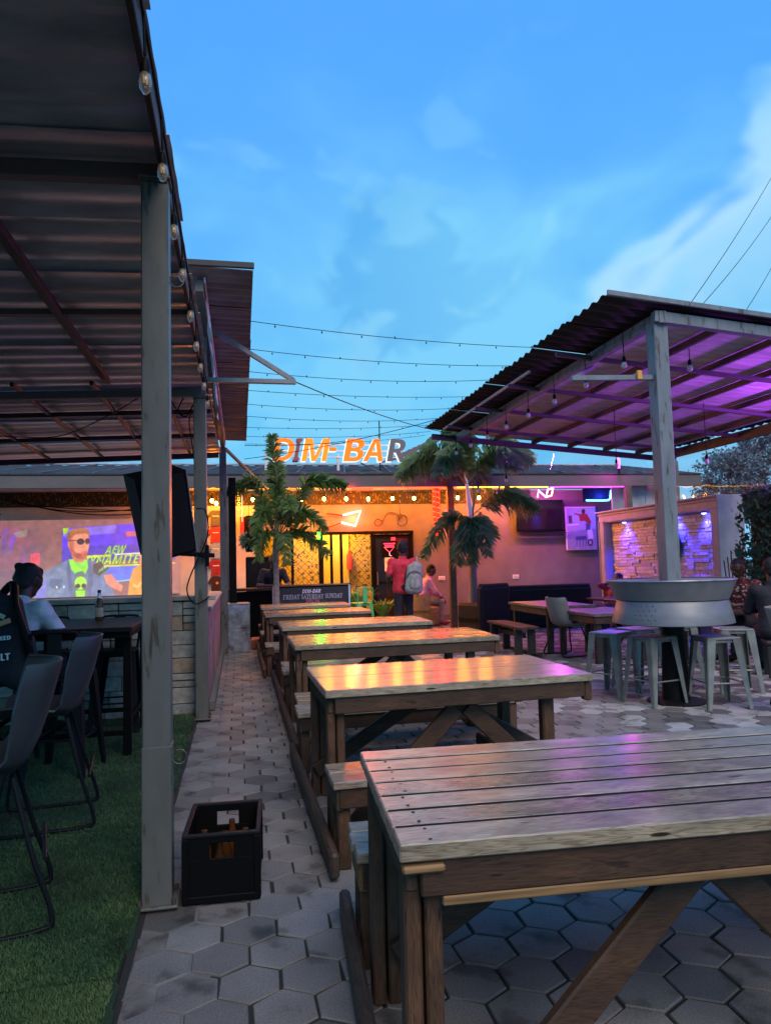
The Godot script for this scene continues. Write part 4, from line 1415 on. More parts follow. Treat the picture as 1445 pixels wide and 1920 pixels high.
func picnic(z: float, x0: float, L: float, turn: float, planks: int, near: float, far: float, label: String):
	var W := 0.88 if planks != 7 else 0.84
	var t := thing("picnic_table", label, "picnic table", V(x0 + L / 2, 0, z), turn, "row of wooden picnic tables along the path")
	var pw := W / planks
	for i in planks:
		var e := rr(-0.012, 0.012)
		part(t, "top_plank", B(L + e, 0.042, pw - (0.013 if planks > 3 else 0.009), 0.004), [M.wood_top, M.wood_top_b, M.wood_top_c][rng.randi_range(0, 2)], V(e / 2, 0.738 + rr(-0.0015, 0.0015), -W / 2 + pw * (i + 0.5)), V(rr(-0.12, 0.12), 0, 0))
	for i in range(1, planks): part(t, "groove_strip", B(L - 0.02, 0.02, 0.03, 0.0), M.black_matte, V(0, 0.7465, -W / 2 + pw * i))
	if planks > 3:
		for i in planks:
			for x in [-L / 2 + 0.07, L / 2 - 0.3]:
				for k in [-1, 1]: part(t, "screw", screw_mesh(), M.black_steel, V(x + rr(-0.01, 0.01), 0.7592, -W / 2 + pw * (i + 0.5) + k * pw * 0.28))
	for s in [-1.0, 1.0]:
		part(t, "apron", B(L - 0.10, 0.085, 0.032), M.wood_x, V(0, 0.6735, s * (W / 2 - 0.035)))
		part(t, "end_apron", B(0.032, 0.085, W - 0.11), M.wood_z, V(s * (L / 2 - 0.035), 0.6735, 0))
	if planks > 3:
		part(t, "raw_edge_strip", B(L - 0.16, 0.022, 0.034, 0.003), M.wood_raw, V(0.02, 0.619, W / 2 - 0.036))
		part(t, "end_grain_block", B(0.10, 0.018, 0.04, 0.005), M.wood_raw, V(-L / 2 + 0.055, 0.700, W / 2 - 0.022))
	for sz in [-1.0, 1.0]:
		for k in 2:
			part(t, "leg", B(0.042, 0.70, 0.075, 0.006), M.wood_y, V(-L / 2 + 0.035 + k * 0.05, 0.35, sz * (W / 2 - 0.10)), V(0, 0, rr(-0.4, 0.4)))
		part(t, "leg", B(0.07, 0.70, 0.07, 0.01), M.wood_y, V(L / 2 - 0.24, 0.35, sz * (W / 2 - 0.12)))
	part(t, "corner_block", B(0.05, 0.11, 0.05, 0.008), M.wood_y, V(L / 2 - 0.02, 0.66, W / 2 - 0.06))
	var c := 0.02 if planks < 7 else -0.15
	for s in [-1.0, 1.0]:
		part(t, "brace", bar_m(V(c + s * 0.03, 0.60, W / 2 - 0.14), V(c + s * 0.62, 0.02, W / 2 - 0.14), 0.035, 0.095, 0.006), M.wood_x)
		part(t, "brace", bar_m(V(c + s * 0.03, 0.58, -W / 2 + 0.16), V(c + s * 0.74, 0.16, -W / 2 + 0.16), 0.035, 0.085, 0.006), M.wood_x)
	var list := []
	if near > 0.0: list.append([near, 1.0])
	list.append([far, -1.0])
	var zr := []
	for q in list:
		var zc: float = q[0] * q[1]
		zr.append(zc)
		var n := 3 if planks > 3 else 2
		var bl := L + 0.04
		for i in n:
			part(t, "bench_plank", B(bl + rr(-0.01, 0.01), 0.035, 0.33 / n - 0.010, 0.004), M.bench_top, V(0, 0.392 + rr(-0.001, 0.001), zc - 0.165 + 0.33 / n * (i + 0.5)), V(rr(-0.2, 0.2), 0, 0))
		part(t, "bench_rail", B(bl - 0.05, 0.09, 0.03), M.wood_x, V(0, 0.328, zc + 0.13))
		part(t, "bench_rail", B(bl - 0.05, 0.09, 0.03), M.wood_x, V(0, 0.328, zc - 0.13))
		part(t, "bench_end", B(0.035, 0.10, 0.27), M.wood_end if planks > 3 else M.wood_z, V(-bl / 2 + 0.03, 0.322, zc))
		for s in [-1.0, 1.0]:
			for k in [-1.0, 1.0]:
				part(t, "bench_leg", B(0.06, 0.36, 0.045, 0.006), M.wood_y, V(s * (bl / 2 - 0.09 if s > 0 else bl / 2 - 0.05), 0.18, zc + k * 0.09), V(rr(-0.5, 0.5), 0, rr(-0.5, 0.5)))
	var za: float = zr.max() + 0.24 if near > 0.0 else W / 2 - 0.1
	var zb: float = zr.min() - 0.24
	part(t, "runner", bar_m(V(-L / 2 - 0.035, 0.07, za), V(-L / 2 - 0.03, 0.075, zb), 0.042, 0.11, 0.012), M.wood_z)
	part(t, "runner", bar_m(V(L / 2 - 0.12, 0.05, za), V(L / 2 - 0.12, 0.05, zb), 0.042, 0.09, 0.012), M.wood_z)

func screw_mesh() -> Mesh:
	if not box_cache.has("screw"):
		var m := MB.new()
		m.lathe([Vector2(0.0045, -0.002), Vector2(0.0045, 0.0005), Vector2(0, 0.0002)], 8)
		box_cache.screw = m.mesh()
	return box_cache.screw

func picnic_tables():
	picnic(-2.005, 0.372, 1.95, -3.2, 7, 0.0, 0.60, "nearest picnic table with seven narrow planks on top, filling the lower right")
	picnic(-4.16, 0.415, 1.50, 1.2, 2, 0.66, 0.93, "second picnic table from the front, two wide boards with crossed braces below")
	picnic(-6.27, 0.425, 1.74, 0.5, 3, 0.72, 0.76, "third picnic table from the front, just left of the low benches")
	picnic(-8.05, 0.43, 1.62, 0.4, 3, 0.62, 0.78, "fourth picnic table from the front, its far end near the man in red")
	picnic(-10.1, 0.33, 1.43, 0.3, 3, 0.70, 0.76, "fifth picnic table from the front, second nearest to the day board")
	picnic(-11.8, 0.33, 1.40, 0.0, 3, 0.66, 0.70, "farthest picnic table, right in front of the sign board of weekdays")

func bucket_shell(w := 0.50, hgt := 0.42, dep := 0.44) -> Mesh:
	# one moulded shell: seat runs into the back; z = 0 at the back, +z to the front; y = 0 at the seat
	var rows := []
	var prof := [[dep, -0.012, 0.86], [dep - 0.02, 0.0, 0.94], [dep * 0.75, 0.004, 1.0], [dep * 0.45, -0.008, 1.0], [dep * 0.22, 0.0, 1.0], [dep * 0.09, 0.045, 1.0], [0.0, 0.13, 1.0], [-0.035, 0.24, 1.0], [-0.06, 0.34, 0.98], [-0.075, hgt - 0.02, 0.93], [-0.08, hgt, 0.85]]
	for i in prof.size():
		var q: Array = prof[i]
		var row := []
		var up := clampf((i - 2) / 5.0, 0.0, 1.0)
		for k in 13:
			var u := k / 6.0 - 1.0
			var e := pow(absf(u), 3.0)
			row.append(V(u * w / 2 * q[2], q[1] + e * 0.075 * (1.0 - up * 0.9), q[0] + e * 0.13 * up))
		rows.append(row)
	var m := MB.new()
	m.grid(rows, 0.012)
	return m.mesh()

func bucket_chair(called: String, label: String, at: Vector3, turn: float, seat_h: float, m: Material, group: String):
	var t := thing(called, label, "bar chair" if seat_h > 0.55 else "chair", at, turn, group)
	part(t, "shell", bucket_shell(), m, V(0, seat_h, -0.2))
	for s in [-1.0, 1.0]:
		part(t, "leg_frame", tube_m(curve([V(s * 0.14, seat_h - 0.01, 0.16), V(s * 0.20, seat_h * 0.5, 0.20), V(s * 0.225, 0.06, 0.235), V(s * 0.226, 0.014, 0.19), V(s * 0.226, 0.012, 0.0), V(s * 0.226, 0.014, -0.2), V(s * 0.225, 0.06, -0.24), V(s * 0.20, seat_h * 0.5, -0.17), V(s * 0.14, seat_h - 0.01, -0.1)], 5), 0.0105, 7), M.black_steel)
	if seat_h > 0.55:
		part(t, "footrest", tube_m([V(-0.212, 0.27, 0.222), V(0.212, 0.27, 0.222)], 0.009, 6), M.black_steel)
		part(t, "footrest", tube_m([V(-0.212, 0.27, -0.215), V(0.212, 0.27, -0.215)], 0.009, 6), M.black_steel)
	part(t, "under_frame", tube_m([V(-0.14, seat_h - 0.012, 0.0), V(0.14, seat_h - 0.012, 0.0)], 0.01, 6), M.black_steel)

func metal_leg(top: Vector3, foot: Vector3, out: Vector3) -> MB:
	# pressed sheet leg: an open angle that tapers towards the foot
	var m := MB.new()
	var a := V(out.x, 0, 0).normalized()
	var b := V(0, 0, out.z).normalized()
	for q in [[a, b], [b, a]]:
		var p := []
		for k in 2:
			var c := top if k == 0 else foot
			var w := 0.075 if k == 0 else 0.03
			p.append([c, c - q[0] * w])
		if q[0] == b: p.reverse()
		if out.x * out.z < 0: p.reverse()
		m.grid(p, 0.006)
	return m

func tolix(called: String, label: String, at: Vector3, turn: float, h: float, m: Material, group: String, back := false):
	var t := thing(called, label, "chair" if h < 0.5 else "bar stool", at, turn, group)
	var s := 0.155
	var f := 0.205
	var st := MB.new()
	st.box(V(0.32, 0.025, 0.32), V(0, h - 0.0125, 0), 0.012)
	st.box(V(0.29, 0.03, 0.29), V(0, h - 0.036, 0), 0.004)
	part(t, "seat", st, m)
	for sx in [-1.0, 1.0]:
		for sz in [-1.0, 1.0]:
			part(t, "leg", metal_leg(V(sx * s, h - 0.02, sz * s), V(sx * f, 0.0, sz * f), V(sx, 0, sz)), m)
	var u := 0.42
	var d := lerpf(f, s, u) - 0.02
	for k in 4:
		var a := Basis(Vector3.UP, k * PI / 2)
		part(t, "footrest", tube_m([a * V(-d, h * u - 0.04, d), a * V(d, h * u - 0.04, d)], 0.008, 6), m)
	if back:
		part(t, "back_frame", tube_m(curve([V(-0.145, h - 0.01, -0.15), V(-0.16, h + 0.10, -0.165), V(-0.155, h + 0.24, -0.175), V(-0.12, h + 0.275, -0.178), V(0.12, h + 0.275, -0.178), V(0.155, h + 0.24, -0.175), V(0.16, h + 0.10, -0.165), V(0.145, h - 0.01, -0.15)], 5), 0.011, 6), m)
		part(t, "back_splat", B(0.095, 0.28, 0.01), m, V(0, h + 0.135, -0.172))
	return t

func left_furniture():
	# bar table
	var t := thing("bar_table", "tall black bar table with a beer bottle beside the stone wall", "bar table", V(-1.28, 0, -6.15))
	part(t, "top", B(1.02, 0.035, 1.15), M.black_steel, V(0, 0.965, 0.02))
	part(t, "rim", B(0.98, 0.05, 1.08), M.black, V(0, 0.925, 0.02))
	for q in [[0.46, 0.46], [0.46, -0.46], [-0.46, 0.46], [-0.46, -0.46]]:
		part(t, "leg", B(0.055, 0.93, 0.055), M.black, V(q[0], 0.465, q[1]))
	for s in [-1.0, 1.0]: part(t, "stretcher", B(0.92, 0.035, 0.03), M.black, V(0, 0.2, s * 0.46))
	for s in [-1.0, 1.0]: part(t, "stretcher", B(0.03, 0.035, 0.92), M.black, V(s * 0.46, 0.28, 0))
	var b := thing("beer_bottle", "brown beer bottle with pale label standing on the black bar table", "bottle", V(-1.15, 0.983, -6.42))
	var bm := MB.new()
	bm.lathe([Vector2(0, 0), Vector2(0.031, 0), Vector2(0.033, 0.006), Vector2(0.033, 0.135), Vector2(0.030, 0.155), Vector2(0.017, 0.19), Vector2(0.0135, 0.22), Vector2(0.0135, 0.245), Vector2(0, 0.245)], 18)
	part(b, "glass_body", bm, M.bottle)
	var lm := MB.new()
	lm.lathe([Vector2(0.0335, 0.03), Vector2(0.0337, 0.031), Vector2(0.0337, 0.105), Vector2(0.0335, 0.106)], 18)
	part(b, "label", lm, mat(lin(0.5, 0.42, 0.28), 0.6, 0, T.speck, V(9, 9, 9)))
	part(b, "neck_label", tube_m([V(0, 0.185, 0), V(0, 0.225, 0)], [0.0195, 0.0145], 14), M.pale)
	part(b, "cap", tube_m([V(0, 0.238, 0), V(0, 0.252, 0)], 0.0148, 14), M.black)
	bucket_chair("bar_chair", "grey bucket seat bar chair with tube legs nearest the camera at left", V(-1.0, 0.035, -3.2), -76, 0.58, M.shell, "bar chairs on the turf")
	bucket_chair("bar_chair", "dark bucket seat bar chair tucked behind the nearest one at the bar table", V(-1.04, 0.035, -4.35), -82, 0.58, M.shell, "bar chairs on the turf")
	tolix("metal_bar_stool", "black metal bar stool with low back between bar table and stone wall", V(-1.04, 0.035, -6.62), 0, 0.68, M.black_steel, "black metal bar stools", true)
	tolix("metal_bar_stool", "black metal bar stool with back beside the seated person at the bar table", V(-1.62, 0.035, -6.7), 8, 0.68, M.black_steel, "black metal bar stools", true)
	tolix("metal_bar_stool", "black metal stool with round top rail in front of the bar table", V(-1.18, 0.035, -5.35), 170, 0.68, M.black_steel, "black metal bar stools", true)
	# loudspeaker hung on an arm of the second post
	var s := thing("loudspeaker", "large black loudspeaker hung tilted between the two grey canopy posts", "loudspeaker", V(-0.73, 1.93, -6.55))
	var body := MB.new()
	body.prism([Vector2(-0.20, -0.37), Vector2(0.20, -0.37), Vector2(0.22, 0.37), Vector2(-0.22, 0.37)], 0.34)
	var bo := part(s, "cabinet", body, M.black, V(0, 0, -0.17), V(0, 0, 0))
	part(bo, "grille", B(0.38, 0.70, 0.012, 0.004), M.black_matte, V(0, 0, 0.345))
	part(bo, "side_rail", B(0.012, 0.74, 0.03), M.post_light, V(0.215, 0, 0.33), V(0, 0, -1.5))
	bo.rotation_degrees = V(14, 24, 14)
	part(s, "mount_arm", bar_m(V(0.5, -0.42, -0.35), V(-0.02, -0.38, 0.05), 0.04, 0.04), M.black)
	part(s, "mount_plate", B(0.03, 0.2, 0.1), M.black, V(0.445, -0.42, -0.33))
	part(s, "lead", tube_m(curve([V(0.36, 0.0, -0.1), V(0.44, -0.02, -0.15), V(0.45, -0.25, -0.2), V(0.3, -0.6, -0.2), V(0.27, -0.75, -0.2), V(0.34, -0.86, -0.25), V(0.46, -0.8, -0.33)]), 0.006), M.black)
	# crate of empties
	crate()
	# fridge box at the end of the wall
	var f := thing("metal_cabinet", "galvanised metal cabinet standing at the end of the low stone wall", "cabinet", V(-0.02, 0, -12.25), 3)
	part(f, "body", B(0.36, 0.78, 0.4, 0.008), M.galv, V(0, 0.39, 0))
	part(f, "top_panel", B(0.37, 0.02, 0.41), M.galv, V(0, 0.79, 0))
	part(f, "front_panel", B(0.33, 0.35, 0.008), M.galv, V(0, 0.2, 0.203))
	part(f, "front_panel", B(0.33, 0.36, 0.008), M.galv, V(0, 0.575, 0.203))
	# projector boxes hung at the left edge
	var pj := thing("projector", "white projector box hanging at the left edge below the canopy", "projector", V(-2.02, 1.78, -6.1))
	part(pj, "case", B(0.26, 0.09, 0.3, 0.015), M.pale, V(0, -0.04, 0))
	part(pj, "shelf", B(0.3, 0.015, 0.34), M.black, V(0, -0.095, 0))
	part(pj, "top_shelf", B(0.3, 0.015, 0.34), M.black, V(0, 0.09, 0))
	part(pj, "hanger", B(0.03, 1.2, 0.03), M.black, V(-0.15, 0.55, 0))

func crate():
	var c := thing("beer_crate", "black plastic beer crate with hand holes on the pavers beside the post", "crate", V(-0.075, 0.004, -3.39), -3.0)
	var W := 0.31
	var D := 0.41
	var H := 0.275
	for s in [-1.0, 1.0]:
		# end wall with a hand hole, as one frame
		var m := MB.new()
		m.box(V(W, H - 0.095, 0.012), V(0, (H - 0.095) / 2, 0), 0.003)
		m.box(V(W, 0.03, 0.014), V(0, H - 0.018, 0), 0.003)
		for k in [-1.0, 1.0]: m.box(V(W / 2 - 0.05, 0.066, 0.012), V(k * (W / 4 + 0.025), H - 0.0635, 0), 0.001)
		part(c, "end_wall", m, M.black, V(0, 0, s * (D / 2 - 0.006)))
		part(c, "side_wall", B(0.012, H, D - 0.02), M.black, V(s * (W / 2 - 0.006), H / 2, 0))
		part(c, "rim", B(W + 0.012, 0.016, 0.022), M.black_steel, V(0, H, s * (D / 2 - 0.004)))
		part(c, "rim", B(0.022, 0.016, D - 0.03), M.black_steel, V(s * (W / 2 - 0.004), H, 0))
		part(c, "foot_rail", B(W + 0.008, 0.03, 0.02), M.black, V(0, 0.018, s * (D / 2 - 0.002)))
	for k in 4: part(c, "corner_rib", B(0.03, H - 0.02, 0.03), M.black, V((W / 2 - 0.008) * [1, 1, -1, -1][k], H / 2, (D / 2 - 0.008) * [1, -1, 1, -1][k]))
	part(c, "floor", B(W - 0.02, 0.01, D - 0.02), M.black, V(0, 0.012, 0))
	var bt := MB.new()
	bt.lathe([Vector2(0, 0), Vector2(0.031, 0), Vector2(0.031, 0.12), Vector2(0.014, 0.17), Vector2(0.0135, 0.205), Vector2(0.009, 0.207), Vector2(0.009, 0.2)], 12)
	var bm := bt.mesh()
	for k in 7:
		var b = single("empty_bottle", bm, M.bottle, ["empty brown bottle in the black crate, front left corner", "empty brown bottle in the black crate, front row second from left", "empty brown bottle in the black crate, front right corner", "empty brown bottle in the middle of the black crate", "empty brown bottle in the black crate, right side", "empty brown bottle in the black crate, left side", "empty brown bottle in the black crate at the back"][k], "bottle",
			V(-0.075, 0.022, -3.39) + V([-0.1, -0.02, 0.1, 0.0, 0.09, -0.09, 0.03][k], 0, [0.14, 0.13, 0.12, 0.02, 0.0, -0.02, -0.13][k]), V(0, 0, 0), "empties in the crate")
		if k == 0:
			part(b, "cap", tube_m([V(0, 0.2, 0), V(0, 0.214, 0)], 0.0155, 12), mat(lin(0.15, 0.2, 0.7), 0.4))

func right_furniture():
	# round bar table built round the canopy post
	var t := thing("round_bar_table", "round metal bar table shaped as bowl over hammered drum around the canopy post", "bar table", V(4.1, 0, -6.32))
	var bw := MB.new()
	bw.lathe([Vector2(0.06, 1.13), Vector2(0.08, 1.0), Vector2(0.515, 0.985), Vector2(0.585, 1.155), Vector2(0.59, 1.163), Vector2(0.575, 1.165), Vector2(0.09, 1.14)], 48)
	part(t, "bowl", bw, M.bowl)
	var rim := MB.new()
	rim.lathe([Vector2(0.578, 1.16), Vector2(0.592, 1.158), Vector2(0.596, 1.166), Vector2(0.590, 1.174), Vector2(0.578, 1.17)], 48)
	part(t, "rim", rim, M.galv)
	var dr := MB.new()
	dr.lathe([Vector2(0.06, 0.765), Vector2(0.53, 0.755), Vector2(0.555, 0.762), Vector2(0.55, 0.80), Vector2(0.505, 0.975), Vector2(0.49, 0.99), Vector2(0.1, 0.99)], 48)
	part(t, "drum", dr, M.drum)
	var dm := MB.new()
	dm.ball(Vector3.ZERO, V(0.008, 0.008, 0.004), 6, 4)
	var dimple := dm.mesh()
	for k in 60:
		for j in 4:
			var a := TAU * (k + 0.5 * (j % 2)) / 60
			var u := 0.12 + 0.24 * j
			var r := lerpf(0.551, 0.507, u)
			if absf(sin(a - 0.55)) > 0.2: continue
			part(t, "dimple", dimple, M.drum, V(cos(a) * r, lerpf(0.80, 0.97, u), -sin(a) * r), V(-20, rad_to_deg(a) + 90, 0))
	part(t, "column", tube_m([V(0, 0, 0), V(0, 0.77, 0)], [0.13, 0.10], 14), M.black_steel)
	var bs := MB.new()
	bs.lathe([Vector2(0, 0.03), Vector2(0.0, 0.0), Vector2(0.27, 0.0), Vector2(0.27, 0.012), Vector2(0.1, 0.03)], 24)
	part(t, "foot", bs, M.black_steel)
	var gs := "grey metal stools round the bowl table"
	for q in [[3.86, -6.30, 12, "grey metal stool at the front left of the round bar table"], [4.34, -6.02, -8, "grey metal stool at the front right of the round bar table"], [3.72, -6.82, 30, "grey metal stool at the left of the round bar table"], [4.98, -6.62, -20, "grey metal stool at the right of the round bar table"], [4.15, -7.05, 10, "grey metal stool behind the round bar table at its left"], [4.65, -7.1, -10, "grey metal stool behind the round bar table at its right"]]:
		tolix("metal_stool", q[3], V(q[0], 0, q[1]), q[2], 0.64, M.stool, gs)
	# low wooden tables with bench
	low_table("wooden table with dark board legs in front of the black sofa", V(4.78, 0, -10.65), 0.8, 1.5, 0.70)
	low_table("wooden table behind the round bar table with slim legs", V(4.95, 0, -9.35), 0.85, 1.25, 0.66)
	var bn := thing("wooden_bench", "weathered wooden bench with dark board legs left of the low table", "bench", V(4.02, 0, -10.35))
	for k in 2: part(bn, "seat_plank", B(0.15, 0.035, 1.35), M.wood_z, V(-0.078 + k * 0.156, 0.42, 0))
	for z in [-0.5, 0.5]:
		for x in [-0.1, 0.1]: part(bn, "leg", B(0.11, 0.40, 0.05), M.dark_wood, V(x, 0.2, z))
	part(bn, "stretcher", B(0.05, 0.07, 1.0), M.dark_wood, V(0, 0.3, 0))
	part(bn, "runner", B(0.05, 0.05, 1.5), M.dark_wood, V(0.13, 0.025, 0))
	bucket_chair("bucket_chair", "tan bucket chair between the two low tables", V(4.62, 0, -9.75), 100, 0.42, M.shell_tan, "tan bucket chairs at the low tables")
	bucket_chair("bucket_chair", "tan bucket chair partly hidden by the round bar table", V(5.25, 0, -8.85), 110, 0.42, M.shell_tan, "tan bucket chairs at the low tables")
	bucket_chair("bucket_chair", "tan bucket chair behind the round bar table beside the reclining person", V(6.0, 0, -9.9), 250, 0.42, M.shell_tan, "tan bucket chairs at the low tables")
	# bent tube of a chair at the right edge
	bucket_chair("bucket_chair", "grey tube framed chair cut by the right edge of the picture", V(4.78, 0, -5.45), 60, 0.5, M.shell_tan, "")
	# sofas
	sofa("black upholstered armchair beside the pale palm trunk", V(4.62, 0, -13.35), 200, 0.72, 0.92)
	sofa("long black sofa standing with its back to the low tables", V(6.15, 0, -14.1), 180, 1.9, 0.84)
	var st := thing("side_table", "dark low table below the stacked stone niche", "table", V(6.9, 0, -12.0))
	part(st, "top", B(0.9, 0.04, 1.4), M.dark_wood, V(0, 0.62, 0))
	for k in 4: part(st, "leg", B(0.05, 0.6, 0.05), M.dark_wood, V(0.4 * [1, 1, -1, -1][k], 0.3, 0.6 * [1, -1, 1, -1][k]))
	var t3 := thing("low_table", "wooden table in front of the seated pair at the right edge", "table", V(6.2, 0, -8.5))
	part(t3, "top", B(0.7, 0.04, 1.0), M.wood_x, V(0, 0.66, 0))
	for k in 4: part(t3, "leg", B(0.05, 0.64, 0.05), M.dark_wood, V(0.3 * [1, 1, -1, -1][k], 0.32, 0.42 * [1, -1, 1, -1][k]))
	var bx := thing("wall_socket_box", "small dark box fixed at the niche corner", "box", V(7.97, 0.92, -11.05))
	part(bx, "case", B(0.08, 0.16, 0.12), M.black)
	part(bx, "lid", B(0.02, 0.14, 0.10), M.black_steel, V(-0.045, 0, 0))

func low_table(label: String, at: Vector3, w: float, l: float, h: float):
	var t := thing("low_table", label, "table", at, 0, "low wooden tables at right")
	for k in 4: part(t, "top_plank", B(w / 4 - 0.004, 0.04, l + rr(-0.02, 0.02)), M.wood_z if k == 9 else mat_tan(), V(-w / 2 + w / 4 * (k + 0.5), h - 0.02, 0))
	part(t, "apron", B(w - 0.06, 0.09, 0.03), M.wood_x, V(0, h - 0.09, l / 2 - 0.04))
	part(t, "apron", B(w - 0.06, 0.09, 0.03), M.wood_x, V(0, h - 0.09, -l / 2 + 0.04))
	part(t, "apron", B(0.03, 0.09, l - 0.1), M.wood_z, V(w / 2 - 0.04, h - 0.09, 0))
	part(t, "apron", B(0.03, 0.09, l - 0.1), M.wood_z, V(-w / 2 + 0.04, h - 0.09, 0))
	for k in 4: part(t, "leg", B(0.08, h - 0.04, 0.07), M.dark_wood, V((w / 2 - 0.1) * [1, 1, -1, -1][k], (h - 0.04) / 2, (l / 2 - 0.1) * [1, -1, 1, -1][k]))

func mat_tan() -> Material:
	if not M.has("table_tan"): M.table_tan = mat(lin(0.30, 0.235, 0.19), 0.4, 0, T.grain, V(7, 7, 0.35), T.rough, 0.06, T.stain, V(2, 2, 1))
	return M.table_tan

func sofa(label: String, at: Vector3, turn: float, w: float, h: float):
	var t := thing("sofa", label, "sofa", at, turn)
	part(t, "base", B(w, 0.30, 0.72, 0.03), M.sofa, V(0, 0.19, 0))
	part(t, "seat_cushion", B(w - 0.3, 0.14, 0.56, 0.05), M.sofa, V(0, 0.40, 0.06))
	part(t, "backrest", B(w, h - 0.1, 0.2, 0.07), M.sofa, V(0, (h + 0.1) / 2, -0.30), V(-4, 0, 0))
	part(t, "back_roll", tube_m([V(-w / 2 + 0.04, h - 0.03, -0.33), V(w / 2 - 0.04, h - 0.03, -0.33)], 0.07, 12), M.sofa)
	for s in [-1.0, 1.0]:
		part(t, "armrest", B(0.16, 0.42, 0.7, 0.05), M.sofa, V(s * (w / 2 - 0.08), 0.38, 0.02))
		part(t, "foot", B(0.06, 0.05, 0.06), M.dark_wood, V(s * (w / 2 - 0.08), 0.025, -0.28))

func middle_things():
	# counter and black box of the person at the desk
	var d := thing("serving_counter", "dark wooden counter beside the palm where a person leans", "counter", V(0.42, 0, -14.2))
	part(d, "top", B(1.25, 0.05, 0.5), M.wood_x, V(0, 0.955, 0))
	part(d, "front", B(1.15, 0.9, 0.04), M.black, V(0, 0.47, 0.15))
	part(d, "side", B(0.04, 0.9, 0.4), M.black, V(-0.56, 0.47, 0))
	part(d, "side", B(0.04, 0.9, 0.4), M.black, V(0.56, 0.47, 0))
	var s := thing("stage_loudspeaker", "tall black loudspeaker cabinet behind the counter left of the palm", "loudspeaker", V(0.40, 0, -15.4))
	part(s, "cabinet", B(0.52, 1.6, 0.4, 0.02), M.black, V(0, 0.8, 0))
	part(s, "grille", B(0.46, 0.7, 0.02), M.black_matte, V(0, 1.15, 0.205))
	part(s, "badge", B(0.05, 0.03, 0.01), M.white_metal, V(0.08, 1.02, 0.22))
	var ob = single("brick_step", B(0.34, 0.16, 0.5, 0.015), M.orange_brick, "orange painted brick step beside the metal cabinet", "step", V(0.36, 0.08, -12.7))
	# sign board with the days
	var b := thing("sign_board", "black sign board lettered DIM-BAR and FRIDAY SATURDAY SUNDAY behind the farthest picnic table", "sign board", V(1.28, 0, -13.05))
	var im := img(512, 192, Color(0.16, 0.14, 0.16))
	for k in 900: im.set_pixel(rng.randi_range(0, 511), rng.randi_range(0, 191), Color(0.16, 0.15, 0.17))
	for k in 26:
		var x := rr(20, 490)
		var y := rr(96, 180)
		fill(im, oval(x, y, rr(8, 26), rr(6, 20)), Color([0.5, 0.3, 0.42, 0.22][k % 4], 0.28, [0.5, 0.42, 0.3][k % 3], 0.35))
	write(im, "DIM-BAR", 190, 12, 128, 26, Color(0.86, 0.84, 0.92), 0.25)
	write(im, "FRIDAY", 58, 46, 116, 30, Color(0.74, 0.74, 0.80), 0, false, true)
	write(im, "SATURDAY", 184, 46, 156, 30, Color(0.74, 0.74, 0.80), 0, false, true)
	write(im, "SUNDAY", 352, 45, 122, 30, Color(0.74, 0.74, 0.80), 0, false, true)
	write(im, "SPECIAL", 214, 78, 100, 26, Color(0.85, 0.45, 0.62), 0.15, false)
	fill(im, [[90, 112], [104, 112], [104, 150], [90, 150]], Color(0.5, 0.55, 0.65))
	fill(im, [[428, 116], [440, 116], [438, 152], [430, 152]], Color(0.6, 0.35, 0.25))
	write(im, "DRINKS", 210, 136, 96, 20, Color(0.5, 0.5, 0.58), 0.0, false)
	for x in [0, 1]:
		pass
	part(b, "board", B(1.36, 0.62, 0.03), M.black, V(0, 0.72, -0.02))
	var quad := QuadMesh.new()
	quad.size = Vector2(1.32, 0.52)
	part(b, "print", quad, print_mat(ImageTexture.create_from_image(im), 0.4), V(0, 0.735, -0.003))
	part(b, "frame", B(0.03, 0.66, 0.05), M.pink, V(-0.685, 0.70, -0.01))
	part(b, "frame", B(0.03, 0.66, 0.05), mat(lin(0.35, 0.55, 0.8), 0.5), V(0.685, 0.70, -0.01))
	part(b, "frame", B(1.40, 0.03, 0.05), M.wood_raw, V(0, 1.035, -0.01))
	for x in [-0.6, 0.6]:
		part(b, "leg", B(0.04, 0.42, 0.04), M.black, V(x, 0.21, -0.03))
		part(b, "prop", bar_m(V(x, 0.9, -0.05), V(x, 0.0, -0.4), 0.03, 0.03), M.black)
	# green metal chair
	var g = tolix("green_chair", "bright green metal chair lit beside the sign board", V(2.20, 0, -13.2), 200, 0.68, M.green_metal, "", true)
	part(g, "arm", tube_m(curve([V(-0.16, 0.85, -0.16), V(-0.19, 0.87, 0.0), V(-0.18, 0.83, 0.14), V(-0.165, 0.67, 0.16)]), 0.01, 6), M.green_metal)
	part(g, "arm", tube_m(curve([V(0.16, 0.85, -0.16), V(0.19, 0.87, 0.0), V(0.18, 0.83, 0.14), V(0.165, 0.67, 0.16)]), 0.01, 6), M.green_metal)
	# seat of the woman in pink
	var p := thing("tan_tub_chair", "tan tub chair under the woman in pink behind the man in red", "armchair", V(3.96, 0, -15.42), 90)
	var tb := MB.new()
	tb.lathe([Vector2(0, 0.02), Vector2(0.33, 0.02), Vector2(0.36, 0.06), Vector2(0.36, 0.40), Vector2(0.32, 0.43), Vector2(0, 0.44)], 24)
	part(p, "seat", tb, M.orange_pouf)
	var bk := []
	for i in 11:
		var a := deg_to_rad(170 + 20.0 * i)
		bk.append([V(cos(a) * 0.36, 0.35, sin(a) * 0.36), V(cos(a) * 0.37, 0.55, sin(a) * 0.37), V(cos(a) * 0.36, 0.70, sin(a) * 0.36)])
	var bm := MB.new()
	bm.grid(bk, 0.05)
	part(p, "backrest", bm, M.orange_pouf)
	# television and poster
	var tv := thing("television", "wide dark television tilted on the wall right of the right hand palm", "television", V(7.22, 2.47, -16.42))
